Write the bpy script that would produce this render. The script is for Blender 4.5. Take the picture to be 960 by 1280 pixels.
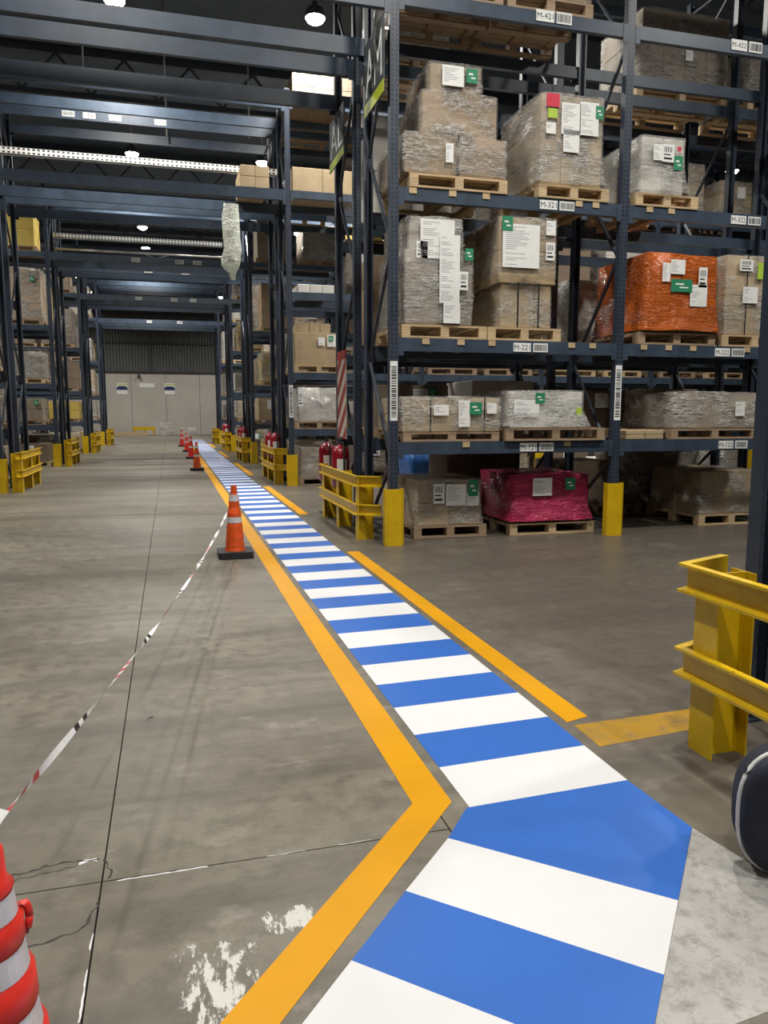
import bpy, bmesh, math, random
from mathutils import Vector, Matrix, noise as mnoise

for o in list(bpy.data.objects):
    bpy.data.objects.remove(o)
SC = bpy.context.scene
COL = SC.collection
random.seed(7)

# ------------------------------------------------------------------ camera
# world: X right across the aisle, Y along the aisle, Z up; eye height 1.5 m
PITCH = math.atan(123 / 960.0)
YAW = math.atan(268 / math.hypot(960, 123))
FW = Vector((math.sin(YAW) * math.cos(PITCH), math.cos(YAW) * math.cos(PITCH), -math.sin(PITCH)))
RT = Vector((math.cos(YAW), -math.sin(YAW), 0))
UP = RT.cross(FW)
cam = bpy.data.cameras.new('camera')
cam.sensor_fit = 'HORIZONTAL'
cam.sensor_width = 36.0
cam.lens = 36.0
cam.clip_end = 200
camo = bpy.data.objects.new('camera', cam)
COL.objects.link(camo)
camo.matrix_world = Matrix(((RT.x, UP.x, -FW.x, 0), (RT.y, UP.y, -FW.y, 0), (RT.z, UP.z, -FW.z, 1.5), (0, 0, 0, 1)))
SC.camera = camo

# ------------------------------------------------------------------ world, exposure
w = bpy.data.worlds.new('world')
SC.world = w
w.use_nodes = True
w.node_tree.nodes['Background'].inputs[0].default_value = (0.75, 0.85, 1.0, 1)
w.node_tree.nodes['Background'].inputs[1].default_value = 0.05
SC.view_settings.view_transform = 'Standard'
SC.view_settings.look = 'None'
SC.view_settings.gamma = 1.0
SC.view_settings.use_curve_mapping = False
SC.view_settings.exposure = 0.0
LAMP_W = 305.0          # radiant power of each high bay lamp
LAMP_COL = (1.0, 0.97, 0.90)

# ------------------------------------------------------------------ materials
MATS = {}
def nodes_of(name):
    m = bpy.data.materials.new(name)
    m.use_nodes = True
    nt = m.node_tree
    b = nt.nodes['Principled BSDF']
    return m, nt, b
def nd(nt, t, **kw):
    n = nt.nodes.new(t)
    for k, v in kw.items():
        setattr(n, k, v)
    return n
def ramp(nt, fac, stops):
    r = nt.nodes.new('ShaderNodeValToRGB')
    e = r.color_ramp.elements
    while len(e) < len(stops):
        e.new(0.5)
    for el, (p, c) in zip(e, stops):
        el.position = p
        el.color = (c[0], c[1], c[2], 1) if not isinstance(c, (int, float)) else (c, c, c, 1)
    nt.links.new(fac, r.inputs[0])
    return r.outputs[0]
def coords(nt, kind='Object', scale=(1, 1, 1), rot=(0, 0, 0)):
    if kind == 'Position':
        s = nt.nodes.new('ShaderNodeNewGeometry').outputs['Position']
    else:
        s = nt.nodes.new('ShaderNodeTexCoord').outputs[kind]
    mp = nt.nodes.new('ShaderNodeMapping')
    mp.inputs['Scale'].default_value = scale
    mp.inputs['Rotation'].default_value = rot
    nt.links.new(s, mp.inputs[0])
    return mp.outputs[0]
def noisetex(nt, vec, scale, detail=4, rough=0.6):
    n = nt.nodes.new('ShaderNodeTexNoise')
    n.inputs['Scale'].default_value = scale
    n.inputs['Detail'].default_value = detail
    n.inputs['Roughness'].default_value = rough
    nt.links.new(vec, n.inputs['Vector'])
    return n.outputs[0]
def mixc(nt, fac, a, b, mode='MIX'):
    m = nt.nodes.new('ShaderNodeMix')
    m.data_type = 'RGBA'
    m.blend_type = mode
    for sock, v in ((m.inputs[0], fac), (m.inputs[6], a), (m.inputs[7], b)):
        if hasattr(v, 'links'):
            nt.links.new(v, sock)
        elif isinstance(v, (int, float)):
            sock.default_value = v
        else:
            sock.default_value = (v[0], v[1], v[2], 1)
    return m.outputs[2]
def mathn(nt, op, a, b=None, c=None):
    m = nt.nodes.new('ShaderNodeMath')
    m.operation = op
    for i, v in enumerate((a, b, c)):
        if v is None:
            continue
        if hasattr(v, 'links'):
            nt.links.new(v, m.inputs[i])
        else:
            m.inputs[i].default_value = v
    return m.outputs[0]
def bump(nt, h, b, strength=0.2, dist=0.01):
    n = nt.nodes.new('ShaderNodeBump')
    n.inputs['Strength'].default_value = strength
    n.inputs['Distance'].default_value = dist
    nt.links.new(h, n.inputs['Height'])
    nt.links.new(n.outputs[0], b.inputs['Normal'])

def mat_plain(name, col, rough=0.5, metal=0.0, var=0.25, scale=6.0, bmp=0.0, spec=0.5):
    """painted / plain surface with slight wear variation"""
    if name in MATS:
        return MATS[name]
    m, nt, b = nodes_of(name)
    v = coords(nt, 'Object')
    n = noisetex(nt, v, scale, 5, 0.65)
    dark = tuple(c * (1 - var) for c in col)
    lite = tuple(min(1, c * (1 + var * 0.6)) for c in col)
    nt.links.new(ramp(nt, n, [(0.3, dark), (0.7, lite)]), b.inputs['Base Color'])
    b.inputs['Roughness'].default_value = rough
    b.inputs['Metallic'].default_value = metal
    b.inputs['Specular IOR Level'].default_value = spec
    if bmp:
        bump(nt, n, b, bmp)
    MATS[name] = m
    return m

NAVY = mat_plain('navy_steel', (0.040, 0.060, 0.092), 0.42, 0, 0.35, 3)
GREYSTEEL = mat_plain('dark_grey_steel', (0.045, 0.055, 0.066), 0.5, 0, 0.3, 3)
BRACE = mat_plain('brace_steel', (0.045, 0.055, 0.075), 0.45, 0.3, 0.3, 4)
ROOFM = mat_plain('roof_deck', (0.075, 0.100, 0.130), 0.7, 0, 0.2, 1)
GALV = mat_plain('galvanised_steel', (0.62, 0.62, 0.60), 0.4, 0.6, 0.2, 8)
BLACK = mat_plain('black_rubber', (0.02, 0.02, 0.022), 0.6, 0, 0.3, 10)
STRAP = mat_plain('black_strap', (0.012, 0.012, 0.014), 0.5, 0, 0.2, 10)
PAPER = mat_plain('white_paper', (0.78, 0.78, 0.76), 0.6, 0, 0.06, 10)
INK = mat_plain('black_ink', (0.02, 0.02, 0.02), 0.6, 0, 0.1, 10)
GREYINK = mat_plain('grey_print', (0.35, 0.35, 0.37), 0.6, 0, 0.1, 10)
GREENL = mat_plain('green_label', (0.02, 0.22, 0.11), 0.5, 0, 0.15, 10)
LIME = mat_plain('lime_stripe', (0.48, 0.56, 0.03), 0.5, 0, 0.1, 6)
YLAB = mat_plain('lime_label', (0.40, 0.58, 0.06), 0.5, 0, 0.1, 10)
REDL = mat_plain('red_label', (0.6, 0.03, 0.06), 0.5, 0, 0.1, 10)
DINGY = mat_plain('dingy_white', (0.55, 0.50, 0.43), 0.5, 0, 0.15, 6)
DULLRED = mat_plain('dull_red', (0.30, 0.035, 0.035), 0.5, 0, 0.15, 6)
SIGNBG = mat_plain('sign_grey', (0.055, 0.065, 0.07), 0.75, 0, 0.15, 4)
WHITEPLATE = mat_plain('white_plate', (0.78, 0.79, 0.77), 0.8, 0, 0.08, 8)
NAVYPRINT = mat_plain('navy_print', (0.02, 0.03, 0.12), 0.5, 0, 0.1, 8)
RED = mat_plain('extinguisher_red', (0.27, 0.007, 0.02), 0.28, 0, 0.15, 6)
CONE_O = mat_plain('cone_orange', (0.72, 0.09, 0.012), 0.45, 0, 0.25, 14)
CONE_R = mat_plain('cone_red', (0.66, 0.03, 0.02), 0.4, 0, 0.12, 14)
REFLECT = mat_plain('reflective_band', (0.62, 0.60, 0.64), 0.35, 0.1, 0.12, 25)
TAPE_W = mat_plain('tape_white', (0.80, 0.80, 0.80), 0.4, 0, 0.08, 20)
TAPE_R = mat_plain('tape_red', (0.62, 0.05, 0.07), 0.4, 0, 0.1, 20)
BAGC = mat_plain('navy_cloth', (0.012, 0.015, 0.028), 0.8, 0, 0.4, 14, 0.2)
PIPING = mat_plain('light_piping', (0.62, 0.60, 0.60), 0.6, 0, 0.15, 30)
WALLLT = mat_plain('wall_light_panel', (0.47, 0.44, 0.395), 0.6, 0, 0.12, 0.5)
WALLDK = mat_plain('wall_dark_siding', (0.085, 0.088, 0.083), 0.6, 0, 0.2, 0.7)
BLUEFILM = mat_plain('blue_plastic', (0.03, 0.13, 0.42), 0.3, 0, 0.3, 6, 0.5)

def mat_yellow():
    m, nt, b = nodes_of('guard_yellow')
    v = coords(nt, 'Object')
    n1 = noisetex(nt, v, 5, 6, 0.7)
    n2 = noisetex(nt, v, 28, 4, 0.7)
    base = ramp(nt, n1, [(0.25, (0.50, 0.31, 0.002)), (0.7, (0.66, 0.43, 0.004))])
    chips = ramp(nt, n2, [(0.66, 0.0), (0.72, 1.0)])
    nt.links.new(mixc(nt, chips, base, (0.16, 0.10, 0.03)), b.inputs['Base Color'])
    b.inputs['Roughness'].default_value = 0.4
    bump(nt, n2, b, 0.08)
    return m
YELLOW = mat_yellow()

def mat_post():
    """navy upright with two columns of dark slots (flat print of the perforation)"""
    m, nt, b = nodes_of('perforated_post')
    tc = nt.nodes.new('ShaderNodeTexCoord').outputs['Object']
    sp = nt.nodes.new('ShaderNodeSeparateXYZ')
    nt.links.new(tc, sp.inputs[0])
    ax = mathn(nt, 'ABSOLUTE', sp.outputs[0])
    dx = mathn(nt, 'DIVIDE', mathn(nt, 'SUBTRACT', ax, 0.024), 0.009)
    fz = mathn(nt, 'SUBTRACT', mathn(nt, 'FRACT', mathn(nt, 'DIVIDE', sp.outputs[2], 0.05)), 0.5)
    dz = mathn(nt, 'DIVIDE', fz, 0.27)
    r = mathn(nt, 'ADD', mathn(nt, 'MULTIPLY', dx, dx), mathn(nt, 'MULTIPLY', dz, dz))
    hole = mathn(nt, 'LESS_THAN', r, 1.0)
    n = noisetex(nt, coords(nt, 'Object'), 4, 5)
    base = ramp(nt, n, [(0.3, (0.024, 0.034, 0.056)), (0.7, (0.040, 0.053, 0.080))])
    nt.links.new(mixc(nt, hole, base, (0.004, 0.004, 0.005)), b.inputs['Base Color'])
    b.inputs['Roughness'].default_value = 0.4
    return m
POST = mat_post()

def mat_perf_galv():
    m, nt, b = nodes_of('perforated_galvanised')
    tc = nt.nodes.new('ShaderNodeTexCoord').outputs['Object']
    sp = nt.nodes.new('ShaderNodeSeparateXYZ')
    nt.links.new(tc, sp.inputs[0])
    fx = mathn(nt, 'SUBTRACT', mathn(nt, 'FRACT', mathn(nt, 'DIVIDE', sp.outputs[0], 0.09)), 0.5)
    fz = mathn(nt, 'SUBTRACT', mathn(nt, 'FRACT', mathn(nt, 'DIVIDE', sp.outputs[2], 0.07)), 0.5)
    hole = mathn(nt, 'LESS_THAN', mathn(nt, 'MAXIMUM', mathn(nt, 'ABSOLUTE', fx), mathn(nt, 'ABSOLUTE', fz)), 0.26)
    nt.links.new(mixc(nt, hole, (0.8, 0.8, 0.78), (0.06, 0.06, 0.06)), b.inputs['Base Color'])
    b.inputs['Roughness'].default_value = 0.45
    return m
PERFG = mat_perf_galv()

def mat_wood(name, a, c):
    m, nt, b = nodes_of(name)
    v = coords(nt, 'Object', (3, 3, 3))
    n = noisetex(nt, coords(nt, 'Object', (2, 18, 18)), 3, 5, 0.6)
    rnd = nt.nodes.new('ShaderNodeObjectInfo').outputs['Random']
    base = ramp(nt, n, [(0.3, a), (0.7, c)])
    dk = mixc(nt, mathn(nt, 'MULTIPLY', rnd, 0.35), base, (0.2, 0.14, 0.08))
    nt.links.new(dk, b.inputs['Base Color'])
    b.inputs['Roughness'].default_value = 0.75
    bump(nt, n, b, 0.1)
    return m
WOOD = mat_wood('pallet_pine', (0.40, 0.27, 0.14), (0.66, 0.50, 0.30))
WOODD = mat_wood('pallet_weathered', (0.24, 0.16, 0.10), (0.40, 0.29, 0.19))

def mat_card(name, col, var=0.2):
    m, nt, b = nodes_of(name)
    n = noisetex(nt, coords(nt, 'Object'), 5, 4, 0.6)
    rnd = nt.nodes.new('ShaderNodeObjectInfo').outputs['Random']
    base = ramp(nt, n, [(0.3, tuple(x * (1 - var) for x in col)), (0.75, tuple(x * (1 + var * .4) for x in col))])
    nt.links.new(mixc(nt, mathn(nt, 'MULTIPLY', rnd, 0.4), base, tuple(x * 0.62 for x in col)), b.inputs['Base Color'])
    b.inputs['Roughness'].default_value = 0.75
    return m
CARD = mat_card('cardboard', (0.36, 0.26, 0.165))
CARDG = mat_card('cardboard_grey', (0.29, 0.235, 0.175))
CARDT = mat_card('cardboard_tan', (0.47, 0.355, 0.21))
CARDW = mat_card('white_carton', (0.62, 0.60, 0.56), 0.1)
CARDD = mat_card('cardboard_dark', (0.20, 0.145, 0.10))
CARDY = mat_card('yellow_carton', (0.55, 0.40, 0.08))

def mat_film(name, tint, lo, hi, opaque=False, rough=0.22, rot=0.35):
    """stretch film: crinkled glossy sheet, mostly see-through unless opaque"""
    m, nt, b = nodes_of(name)
    def ridge(vec, sc, k):
        n_ = noisetex(nt, vec, sc, 3, 0.55)
        return mathn(nt, 'MAXIMUM', mathn(nt, 'SUBTRACT', 1.0, mathn(nt, 'MULTIPLY', mathn(nt, 'ABSOLUTE', mathn(nt, 'SUBTRACT', n_, 0.5)), k)), 0.0)
    rnd = nt.nodes.new('ShaderNodeObjectInfo').outputs['Random']
    r1 = ridge(coords(nt, 'Object', (1.6, 1.6, 9), (0.0, rot, 0.25)), 3.0, 10)
    r2 = ridge(coords(nt, 'Object', (2.4, 2.4, 6), (0.3, -0.7, 0.1)), 4.5, 13)
    m1 = ramp(nt, noisetex(nt, coords(nt, 'Object', (1, 1, 1.6)), 2.6, 3, 0.5), [(0.40, 0.05), (0.64, 1.0)])
    soft = noisetex(nt, coords(nt, 'Object', (2, 2, 5), (0, rot, 0)), 2.0, 4, 0.6)
    h = mathn(nt, 'ADD', mathn(nt, 'MULTIPLY', mathn(nt, 'MAXIMUM', r1, mathn(nt, 'MULTIPLY', r2, 0.8)), m1), mathn(nt, 'MULTIPLY', soft, 0.35))
    b.inputs['Roughness'].default_value = rough
    b.inputs['Specular IOR Level'].default_value = 0.6
    bump(nt, h, b, 1.0, 0.05)
    if opaque:
        nt.links.new(ramp(nt, h, [(0.15, tuple(x * 0.75 for x in tint)), (0.6, tint), (1.0, tuple(min(1, x * 1.35 + .09) for x in tint))]), b.inputs['Base Color'])  # lighter ridges and darker hollows paint crinkle highlights into the colour
    else:
        b.inputs['Base Color'].default_value = (*tint, 1)
        out = nt.nodes['Material Output']
        tr = nt.nodes.new('ShaderNodeBsdfTransparent')
        tr.inputs[0].default_value = (0.97, 0.96, 0.94, 1)
        mx = nt.nodes.new('ShaderNodeMixShader')
        f = ramp(nt, h, [(0.15, lo), (0.45, lo + (hi - lo) * 0.3), (1.0, hi)])  # ridges turn denser and whiter to stand in for crinkle highlights
        nt.links.new(f, mx.inputs[0])
        nt.links.new(tr.outputs[0], mx.inputs[1])
        nt.links.new(b.outputs[0], mx.inputs[2])
        nt.links.new(mx.outputs[0], out.inputs['Surface'])
    return m
FILM = mat_film('clear_stretch_film', (0.82, 0.80, 0.76), 0.06, 0.80, False, 0.12)
FILMW = mat_film('cloudy_stretch_film', (0.80, 0.79, 0.76), 0.18, 0.92, False, 0.13)
FILMO = mat_film('orange_stretch_film', (0.60, 0.130, 0.018), 0, 0, True, 0.2)
FILMP = mat_film('crimson_stretch_film', (0.60, 0.045, 0.135), 0, 0, True, 0.2)
POLY = mat_film('milky_polythene', (0.72, 0.76, 0.64), 0.55, 0.95, False, 0.35)

def mat_concrete():
    m, nt, b = nodes_of('concrete_floor')
    P = 'Position'
    big = noisetex(nt, coords(nt, P, (0.35, 0.30, 0.35)), 1.0, 5, 0.6)
    streak = noisetex(nt, coords(nt, P, (0.25, 1.6, 1)), 1.3, 6, 0.65)
    fine = noisetex(nt, coords(nt, P), 9, 6, 0.7)
    grit = noisetex(nt, coords(nt, P), 90, 3, 0.7)
    base = ramp(nt, big, [(0.3, (0.105, 0.093, 0.072)), (0.7, (0.235, 0.212, 0.167))])
    base = mixc(nt, ramp(nt, streak, [(0.45, 0.0), (0.66, 0.8)]), base, (0.080, 0.071, 0.060))  # tyre streaks, strengthened to stand also for rack shadows and reflections
    base = mixc(nt, ramp(nt, fine, [(0.35, 0.6), (0.55, 0.0)]), base, (0.085, 0.076, 0.062))
    base = mixc(nt, ramp(nt, grit, [(0.62, 0.0), (0.75, 0.3)]), base, (0.32, 0.30, 0.27))
    scuff = noisetex(nt, coords(nt, P, (1.2, 2.0, 1), (0, 0, 0.5)), 2.2, 7, 0.72)
    base = mixc(nt, ramp(nt, scuff, [(0.58, 0.0), (0.70, 0.55)]), base, (0.30, 0.275, 0.23))
    # the floor turns darker and browner towards the right, with a noisy edge
    sp = nt.nodes.new('ShaderNodeSeparateXYZ')
    nt.links.new(nt.nodes.new('ShaderNodeNewGeometry').outputs['Position'], sp.inputs[0])
    xr = mathn(nt, 'ADD', sp.outputs[0], mathn(nt, 'MULTIPLY', mathn(nt, 'SUBTRACT', fine, 0.5), 0.6))
    mr = nt.nodes.new('ShaderNodeMapRange')
    nt.links.new(xr, mr.inputs[0])
    mr.inputs[1].default_value = 1.4
    mr.inputs[2].default_value = 2.6
    base = mixc(nt, mathn(nt, 'MULTIPLY', mr.outputs[0], 0.66), base, (0.070, 0.057, 0.048))
    nt.links.new(base, b.inputs['Base Color'])
    rr = ramp(nt, mathn(nt, 'ADD', mathn(nt, 'MULTIPLY', streak, 0.5), mathn(nt, 'MULTIPLY', fine, 0.5)), [(0.3, 0.28), (0.7, 0.52)])
    nt.links.new(rr, b.inputs['Roughness'])
    b.inputs['Specular IOR Level'].default_value = 0.33
    bump(nt, mathn(nt, 'ADD', fine, mathn(nt, 'MULTIPLY', grit, 0.3)), b, 0.07, 0.01)
    return m
CONC = mat_concrete()
JOINT = mat_plain('joint_filler', (0.035, 0.032, 0.028), 0.8, 0, 0.3, 8)

def mat_paint(name, col, rough=0.4, wear=(0.74, 0.80), under=(0.13, 0.12, 0.10), dirt=0.12, sc=7):
    m, nt, b = nodes_of(name)
    n = noisetex(nt, coords(nt, 'Position'), sc, 8, 0.75)
    n2 = noisetex(nt, coords(nt, 'Position', (1, 1, 1)), sc / 4, 4, 0.6)
    base = ramp(nt, n2, [(0.3, tuple(c * (1 - dirt) for c in col)), (0.7, col)])
    nt.links.new(mixc(nt, ramp(nt, n, [(wear[0], 0.0), (wear[1], 1.0)]), base, under), b.inputs['Base Color'])
    b.inputs['Roughness'].default_value = rough
    b.inputs['Specular IOR Level'].default_value = 0.22
    return m
P_WHITE = mat_paint('white_floor_paint', (0.63, 0.63, 0.64), 0.5, (0.86, 0.92), (0.35, 0.35, 0.35), 0.07)
P_BLUE = mat_paint('blue_floor_paint', (0.030, 0.122, 0.45), 0.42, (0.86, 0.92), (0.12, 0.22, 0.5), 0.12)
P_YEL = mat_paint('yellow_floor_paint', (0.60, 0.275, 0.0), 0.5, (0.74, 0.80), (0.30, 0.20, 0.06), 0.12)
P_YOLD = mat_paint('worn_yellow_paint', (0.42, 0.235, 0.02), 0.55, (0.46, 0.64), (0.22, 0.14, 0.05), 0.3)
P_GREYW = mat_paint('scuffed_white_paint', (0.40, 0.39, 0.37), 0.55, (0.46, 0.66), (0.20, 0.19, 0.18), 0.25, 16)

def mat_flake():
    """remnants of old white paint: streaky patches with bare floor between them"""
    m, nt, b = nodes_of('flaked_white_paint')
    n = noisetex(nt, coords(nt, 'Position', (9, 3.2, 1), (0, 0, 0.12)), 2.6, 8, 0.74)
    sp = nt.nodes.new('ShaderNodeSeparateXYZ')
    nt.links.new(nt.nodes.new('ShaderNodeTexCoord').outputs['Generated'], sp.inputs[0])
    ex = mathn(nt, 'ABSOLUTE', mathn(nt, 'SUBTRACT', sp.outputs[0], 0.5))
    ey = mathn(nt, 'ABSOLUTE', mathn(nt, 'SUBTRACT', sp.outputs[1], 0.5))
    e = mathn(nt, 'POWER', mathn(nt, 'MULTIPLY', mathn(nt, 'MAXIMUM', ex, ey), 2.0), 4.0)
    k = mathn(nt, 'SUBTRACT', n, mathn(nt, 'MULTIPLY', e, 0.30))
    b.inputs['Base Color'].default_value = (0.50, 0.485, 0.45, 1)
    b.inputs['Roughness'].default_value = 0.55
    tr = nt.nodes.new('ShaderNodeBsdfTransparent')
    mx = nt.nodes.new('ShaderNodeMixShader')
    nt.links.new(ramp(nt, k, [(0.47, 0.0), (0.52, 1.0)]), mx.inputs[0])
    nt.links.new(tr.outputs[0], mx.inputs[1])
    nt.links.new(b.outputs[0], mx.inputs[2])
    nt.links.new(mx.outputs[0], nt.nodes['Material Output'].inputs['Surface'])
    return m
FLAKE = mat_flake()

def mat_emit(name, col, s):
    m = bpy.data.materials.new(name)
    m.use_nodes = True
    nt = m.node_tree
    e = nt.nodes.new('ShaderNodeEmission')
    e.inputs[0].default_value = (*col, 1)
    e.inputs[1].default_value = s
    nt.links.new(e.outputs[0], nt.nodes['Material Output'].inputs['Surface'])
    return m
LEDM = mat_emit('led_disc', (1.0, 0.98, 0.92), 40.0)

# ------------------------------------------------------------------ geometry helpers
class MB:
    """collects shapes into one mesh; every shape may carry a material slot"""
    def __init__(self):
        self.v, self.f, self.mi = [], [], []
    def add(self, vs, fs, mi=0):
        o = len(self.v)
        self.v += [tuple(p) for p in vs]
        self.f += [tuple(i + o for i in q) for q in fs]
        self.mi += [mi] * len(fs)
        return self
    def box(self, x0, x1, y0, y1, z0, z1, mi=0):
        vs = [(x, y, z) for z in (z0, z1) for y in (y0, y1) for x in (x0, x1)]
        return self.add(vs, [(0, 2, 3, 1), (4, 5, 7, 6), (0, 1, 5, 4), (1, 3, 7, 5), (3, 2, 6, 7), (2, 0, 4, 6)], mi)
    def bar(self, a, b, wx, wy, mi=0):
        a, b = Vector(a), Vector(b)
        d = (b - a).normalized()
        s = d.cross(Vector((0, 1, 0)) if abs(d.y) < 0.9 else Vector((1, 0, 0))).normalized()
        t = d.cross(s)
        vs = [p + s * i * wx / 2 + t * j * wy / 2 for p in (a, b) for i, j in ((-1, -1), (1, -1), (1, 1), (-1, 1))]
        return self.add(vs, [(3, 2, 1, 0), (4, 5, 6, 7), (0, 1, 5, 4), (1, 2, 6, 5), (2, 3, 7, 6), (3, 0, 4, 7)], mi)
    def lathe(self, prof, n=20, cx=0, cy=0, mi=0, mis=None):
        o = len(self.v)
        for r, z in prof:
            for i in range(n):
                a = 2 * math.pi * i / n
                self.v.append((cx + r * math.cos(a), cy + r * math.sin(a), z))
        for k in range(len(prof) - 1):
            for i in range(n):
                j = (i + 1) % n
                self.f.append((o + k * n + i, o + k * n + j, o + (k + 1) * n + j, o + (k + 1) * n + i))
                self.mi.append(mis[k] if mis else mi)
        return self
    def tube(self, pts, r, n=8, mi=0):
        pts = [Vector(p) for p in pts]
        o = len(self.v)
        for k, p in enumerate(pts):
            d = (pts[min(k + 1, len(pts) - 1)] - pts[max(k - 1, 0)]).normalized()
            s = d.cross(Vector((0, 0, 1)) if abs(d.z) < 0.9 else Vector((1, 0, 0))).normalized()
            t = d.cross(s)
            for i in range(n):
                a = 2 * math.pi * i / n
                self.v.append(tuple(p + s * r * math.cos(a) + t * r * math.sin(a)))
        for k in range(len(pts) - 1):
            for i in range(n):
                j = (i + 1) % n
                self.f.append((o + k * n + i, o + k * n + j, o + (k + 1) * n + j, o + (k + 1) * n + i))
                self.mi.append(mi)
        for c in (range(n), range((len(pts) - 1) * n, len(pts) * n)):
            self.f.append(tuple(o + i for i in c))
            self.mi.append(mi)
        return self
    def prism(self, poly, z0, z1, mi=0):
        n = len(poly)
        vs = [(x, y, z0) for x, y in poly] + [(x, y, z1) for x, y in poly]
        fs = [tuple(range(n - 1, -1, -1)), tuple(range(n, 2 * n))]
        fs += [(i, (i + 1) % n, n + (i + 1) % n, n + i) for i in range(n)]
        return self.add(vs, fs, mi)
    def mesh(self, name, mats, smooth=False):
        me = bpy.data.meshes.new(name)
        me.from_pydata(self.v, [], self.f)
        if not isinstance(mats, (list, tuple)):
            mats = [mats]
        for m in mats:
            me.materials.append(m)
        if len(mats) > 1:
            me.polygons.foreach_set('material_index', self.mi)
        if smooth:
            me.polygons.foreach_set('use_smooth', [True] * len(me.polygons))
        bm = bmesh.new()
        bm.from_mesh(me)
        bmesh.ops.recalc_face_normals(bm, faces=bm.faces)
        bm.to_mesh(me)
        bm.free()
        me.update()
        return me

WL = {}
def put(name, mesh, loc=(0, 0, 0), parent=None, rz=0.0):
    """loc is in world axes; children of unrotated parents get a local offset"""
    o = bpy.data.objects.new(name, mesh)
    COL.objects.link(o)
    loc = Vector(loc)
    WL[o.name] = loc
    if parent is not None:
        o.parent = parent
        o.location = loc - WL[parent.name]
    else:
        o.location = loc
    if rz:
        o.rotation_euler = (0, 0, rz)
    return o
def tag(o, label, cat, group=None, kind=None):
    o['label'] = label
    o['category'] = cat
    if group:
        o['group'] = group
    if kind:
        o['kind'] = kind
    return o
def thing(name, loc, label, cat, group=None):
    return tag(put(name, None, loc), label, cat, group)
def structure(o, label=None):
    o['kind'] = 'structure'
    if label:
        o['label'] = label
    return o

_cache = {}
def box_mesh(sx, sy, sz, mat, bev=0.0):
    """box centred in x and y, standing on z = 0"""
    k = (round(sx, 3), round(sy, 3), round(sz, 3), mat.name, bev)
    if k not in _cache:
        mb = MB().box(-sx / 2, sx / 2, -sy / 2, sy / 2, 0, sz)
        me = mb.mesh(mat.name + '_box', mat)
        if bev:
            bm = bmesh.new()
            bm.from_mesh(me)
            bmesh.ops.bevel(bm, geom=bm.edges[:], offset=bev, segments=1, affect='EDGES')
            bm.to_mesh(me)
            bm.free()
        _cache[k] = me
    return _cache[k]

def text_geom(txt, size):
    """flat text outline as (verts, faces, width) lying in the xy plane, left-bottom at 0"""
    cu = bpy.data.curves.new('t', 'FONT')
    cu.body = txt
    cu.size = size
    cu.resolution_u = 3
    ob = bpy.data.objects.new('t', cu)
    COL.objects.link(ob)
    dg = bpy.context.evaluated_depsgraph_get()
    dg.update()
    me = bpy.data.meshes.new_from_object(ob.evaluated_get(dg))
    vs = [v.co.copy() for v in me.vertices]
    fs = [tuple(p.vertices) for p in me.polygons]
    bpy.data.objects.remove(ob)
    bpy.data.curves.remove(cu)
    bpy.data.meshes.remove(me)
    if not vs:
        return [], [], 0, 0
    x0 = min(v.x for v in vs); x1 = max(v.x for v in vs)
    y0 = min(v.y for v in vs); y1 = max(v.y for v in vs)
    return [(v.x - x0, v.y - y0) for v in vs], fs, x1 - x0, y1 - y0

def in_view(x, y, z, m=0.12):
    v = Vector((x, y, z - 1.5))
    c = v.dot(FW)
    if c < 0.3:
        return False
    return abs(v.dot(RT) / c) < 0.5 + m and abs(v.dot(UP) / c) < 0.667 + m

# ------------------------------------------------------------------ the room
ROOF_Z = 10.6
WALL_Y = 58.0
# floor: a sub-base with slabs separated by saw-cut joints
floor = structure(put('floor', MB().box(-24, 36, -8, WALL_Y, -0.30, -0.02).mesh('floor', JOINT)), 'grey-brown polished concrete warehouse floor with joints')
xs = [-24, -0.262, 0.93, 36]
ys = [-8, 2.468, 8.98, 16.8, 24.6, 32.4, WALL_Y]
for i in range(len(xs) - 1):
    yy_ = ys if i < 2 else [ys[0]] + ys[2:]
    for j in range(len(yy_) - 1):
        g = 0.0028
        put('slab', MB().box(xs[i] + g, xs[i + 1] - g, yy_[j] + g, yy_[j + 1] - g, -0.02, 0.0).mesh('slab', CONC), (0, 0, 0), floor)
# jagged cracks near the joint crossing and chips of white filler
def crack(pts, wdt, name, mat, jit=0.010):
    random.seed(len(pts) + int(wdt * 1e5))
    L, R = [], []
    for k in range(len(pts) - 1):
        a, b = Vector(pts[k]), Vector(pts[k + 1])
        d = (b - a).normalized(); nrm = Vector((-d.y, d.x))
        st = max(3, int((b - a).length / 0.018))
        for s in range(st):
            p = a.lerp(b, s / st) + nrm * random.uniform(-jit, jit)
            hw = wdt * random.uniform(0.25, 1.0)
            L.append(p + nrm * hw); R.append(p - nrm * hw)
    n = len(L)
    mb = MB()
    vs = [(p.x, p.y, 0.0006) for p in L] + [(p.x, p.y, 0.0006) for p in R]
    mb.add(vs, [(i, i + 1, n + i + 1, n + i) for i in range(n - 1)])
    put(name, mb.mesh(name, mat), (0, 0, 0), floor)
crack([(-0.60, 2.57), (-0.47, 2.60), (-0.36, 2.62), (-0.262, 2.60)], 0.006, 'floor_crack', JOINT)
crack([(-0.56, 2.545), (-0.44, 2.565), (-0.33, 2.58)], 0.003, 'floor_crack', JOINT)
crack([(-0.56, 2.20), (-0.44, 2.20), (-0.36, 2.21), (-0.28, 2.26), (-0.262, 2.38)], 0.006, 'floor_crack', JOINT)
crack([(-0.262, 2.6), (-0.24, 2.53), (-0.25, 2.46)], 0.006, 'floor_crack', JOINT)
crack([(-0.215, 2.460), (0.0, 2.462), (0.09, 2.464)], 0.004, 'joint_chip', P_WHITE, 0.002)
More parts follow.
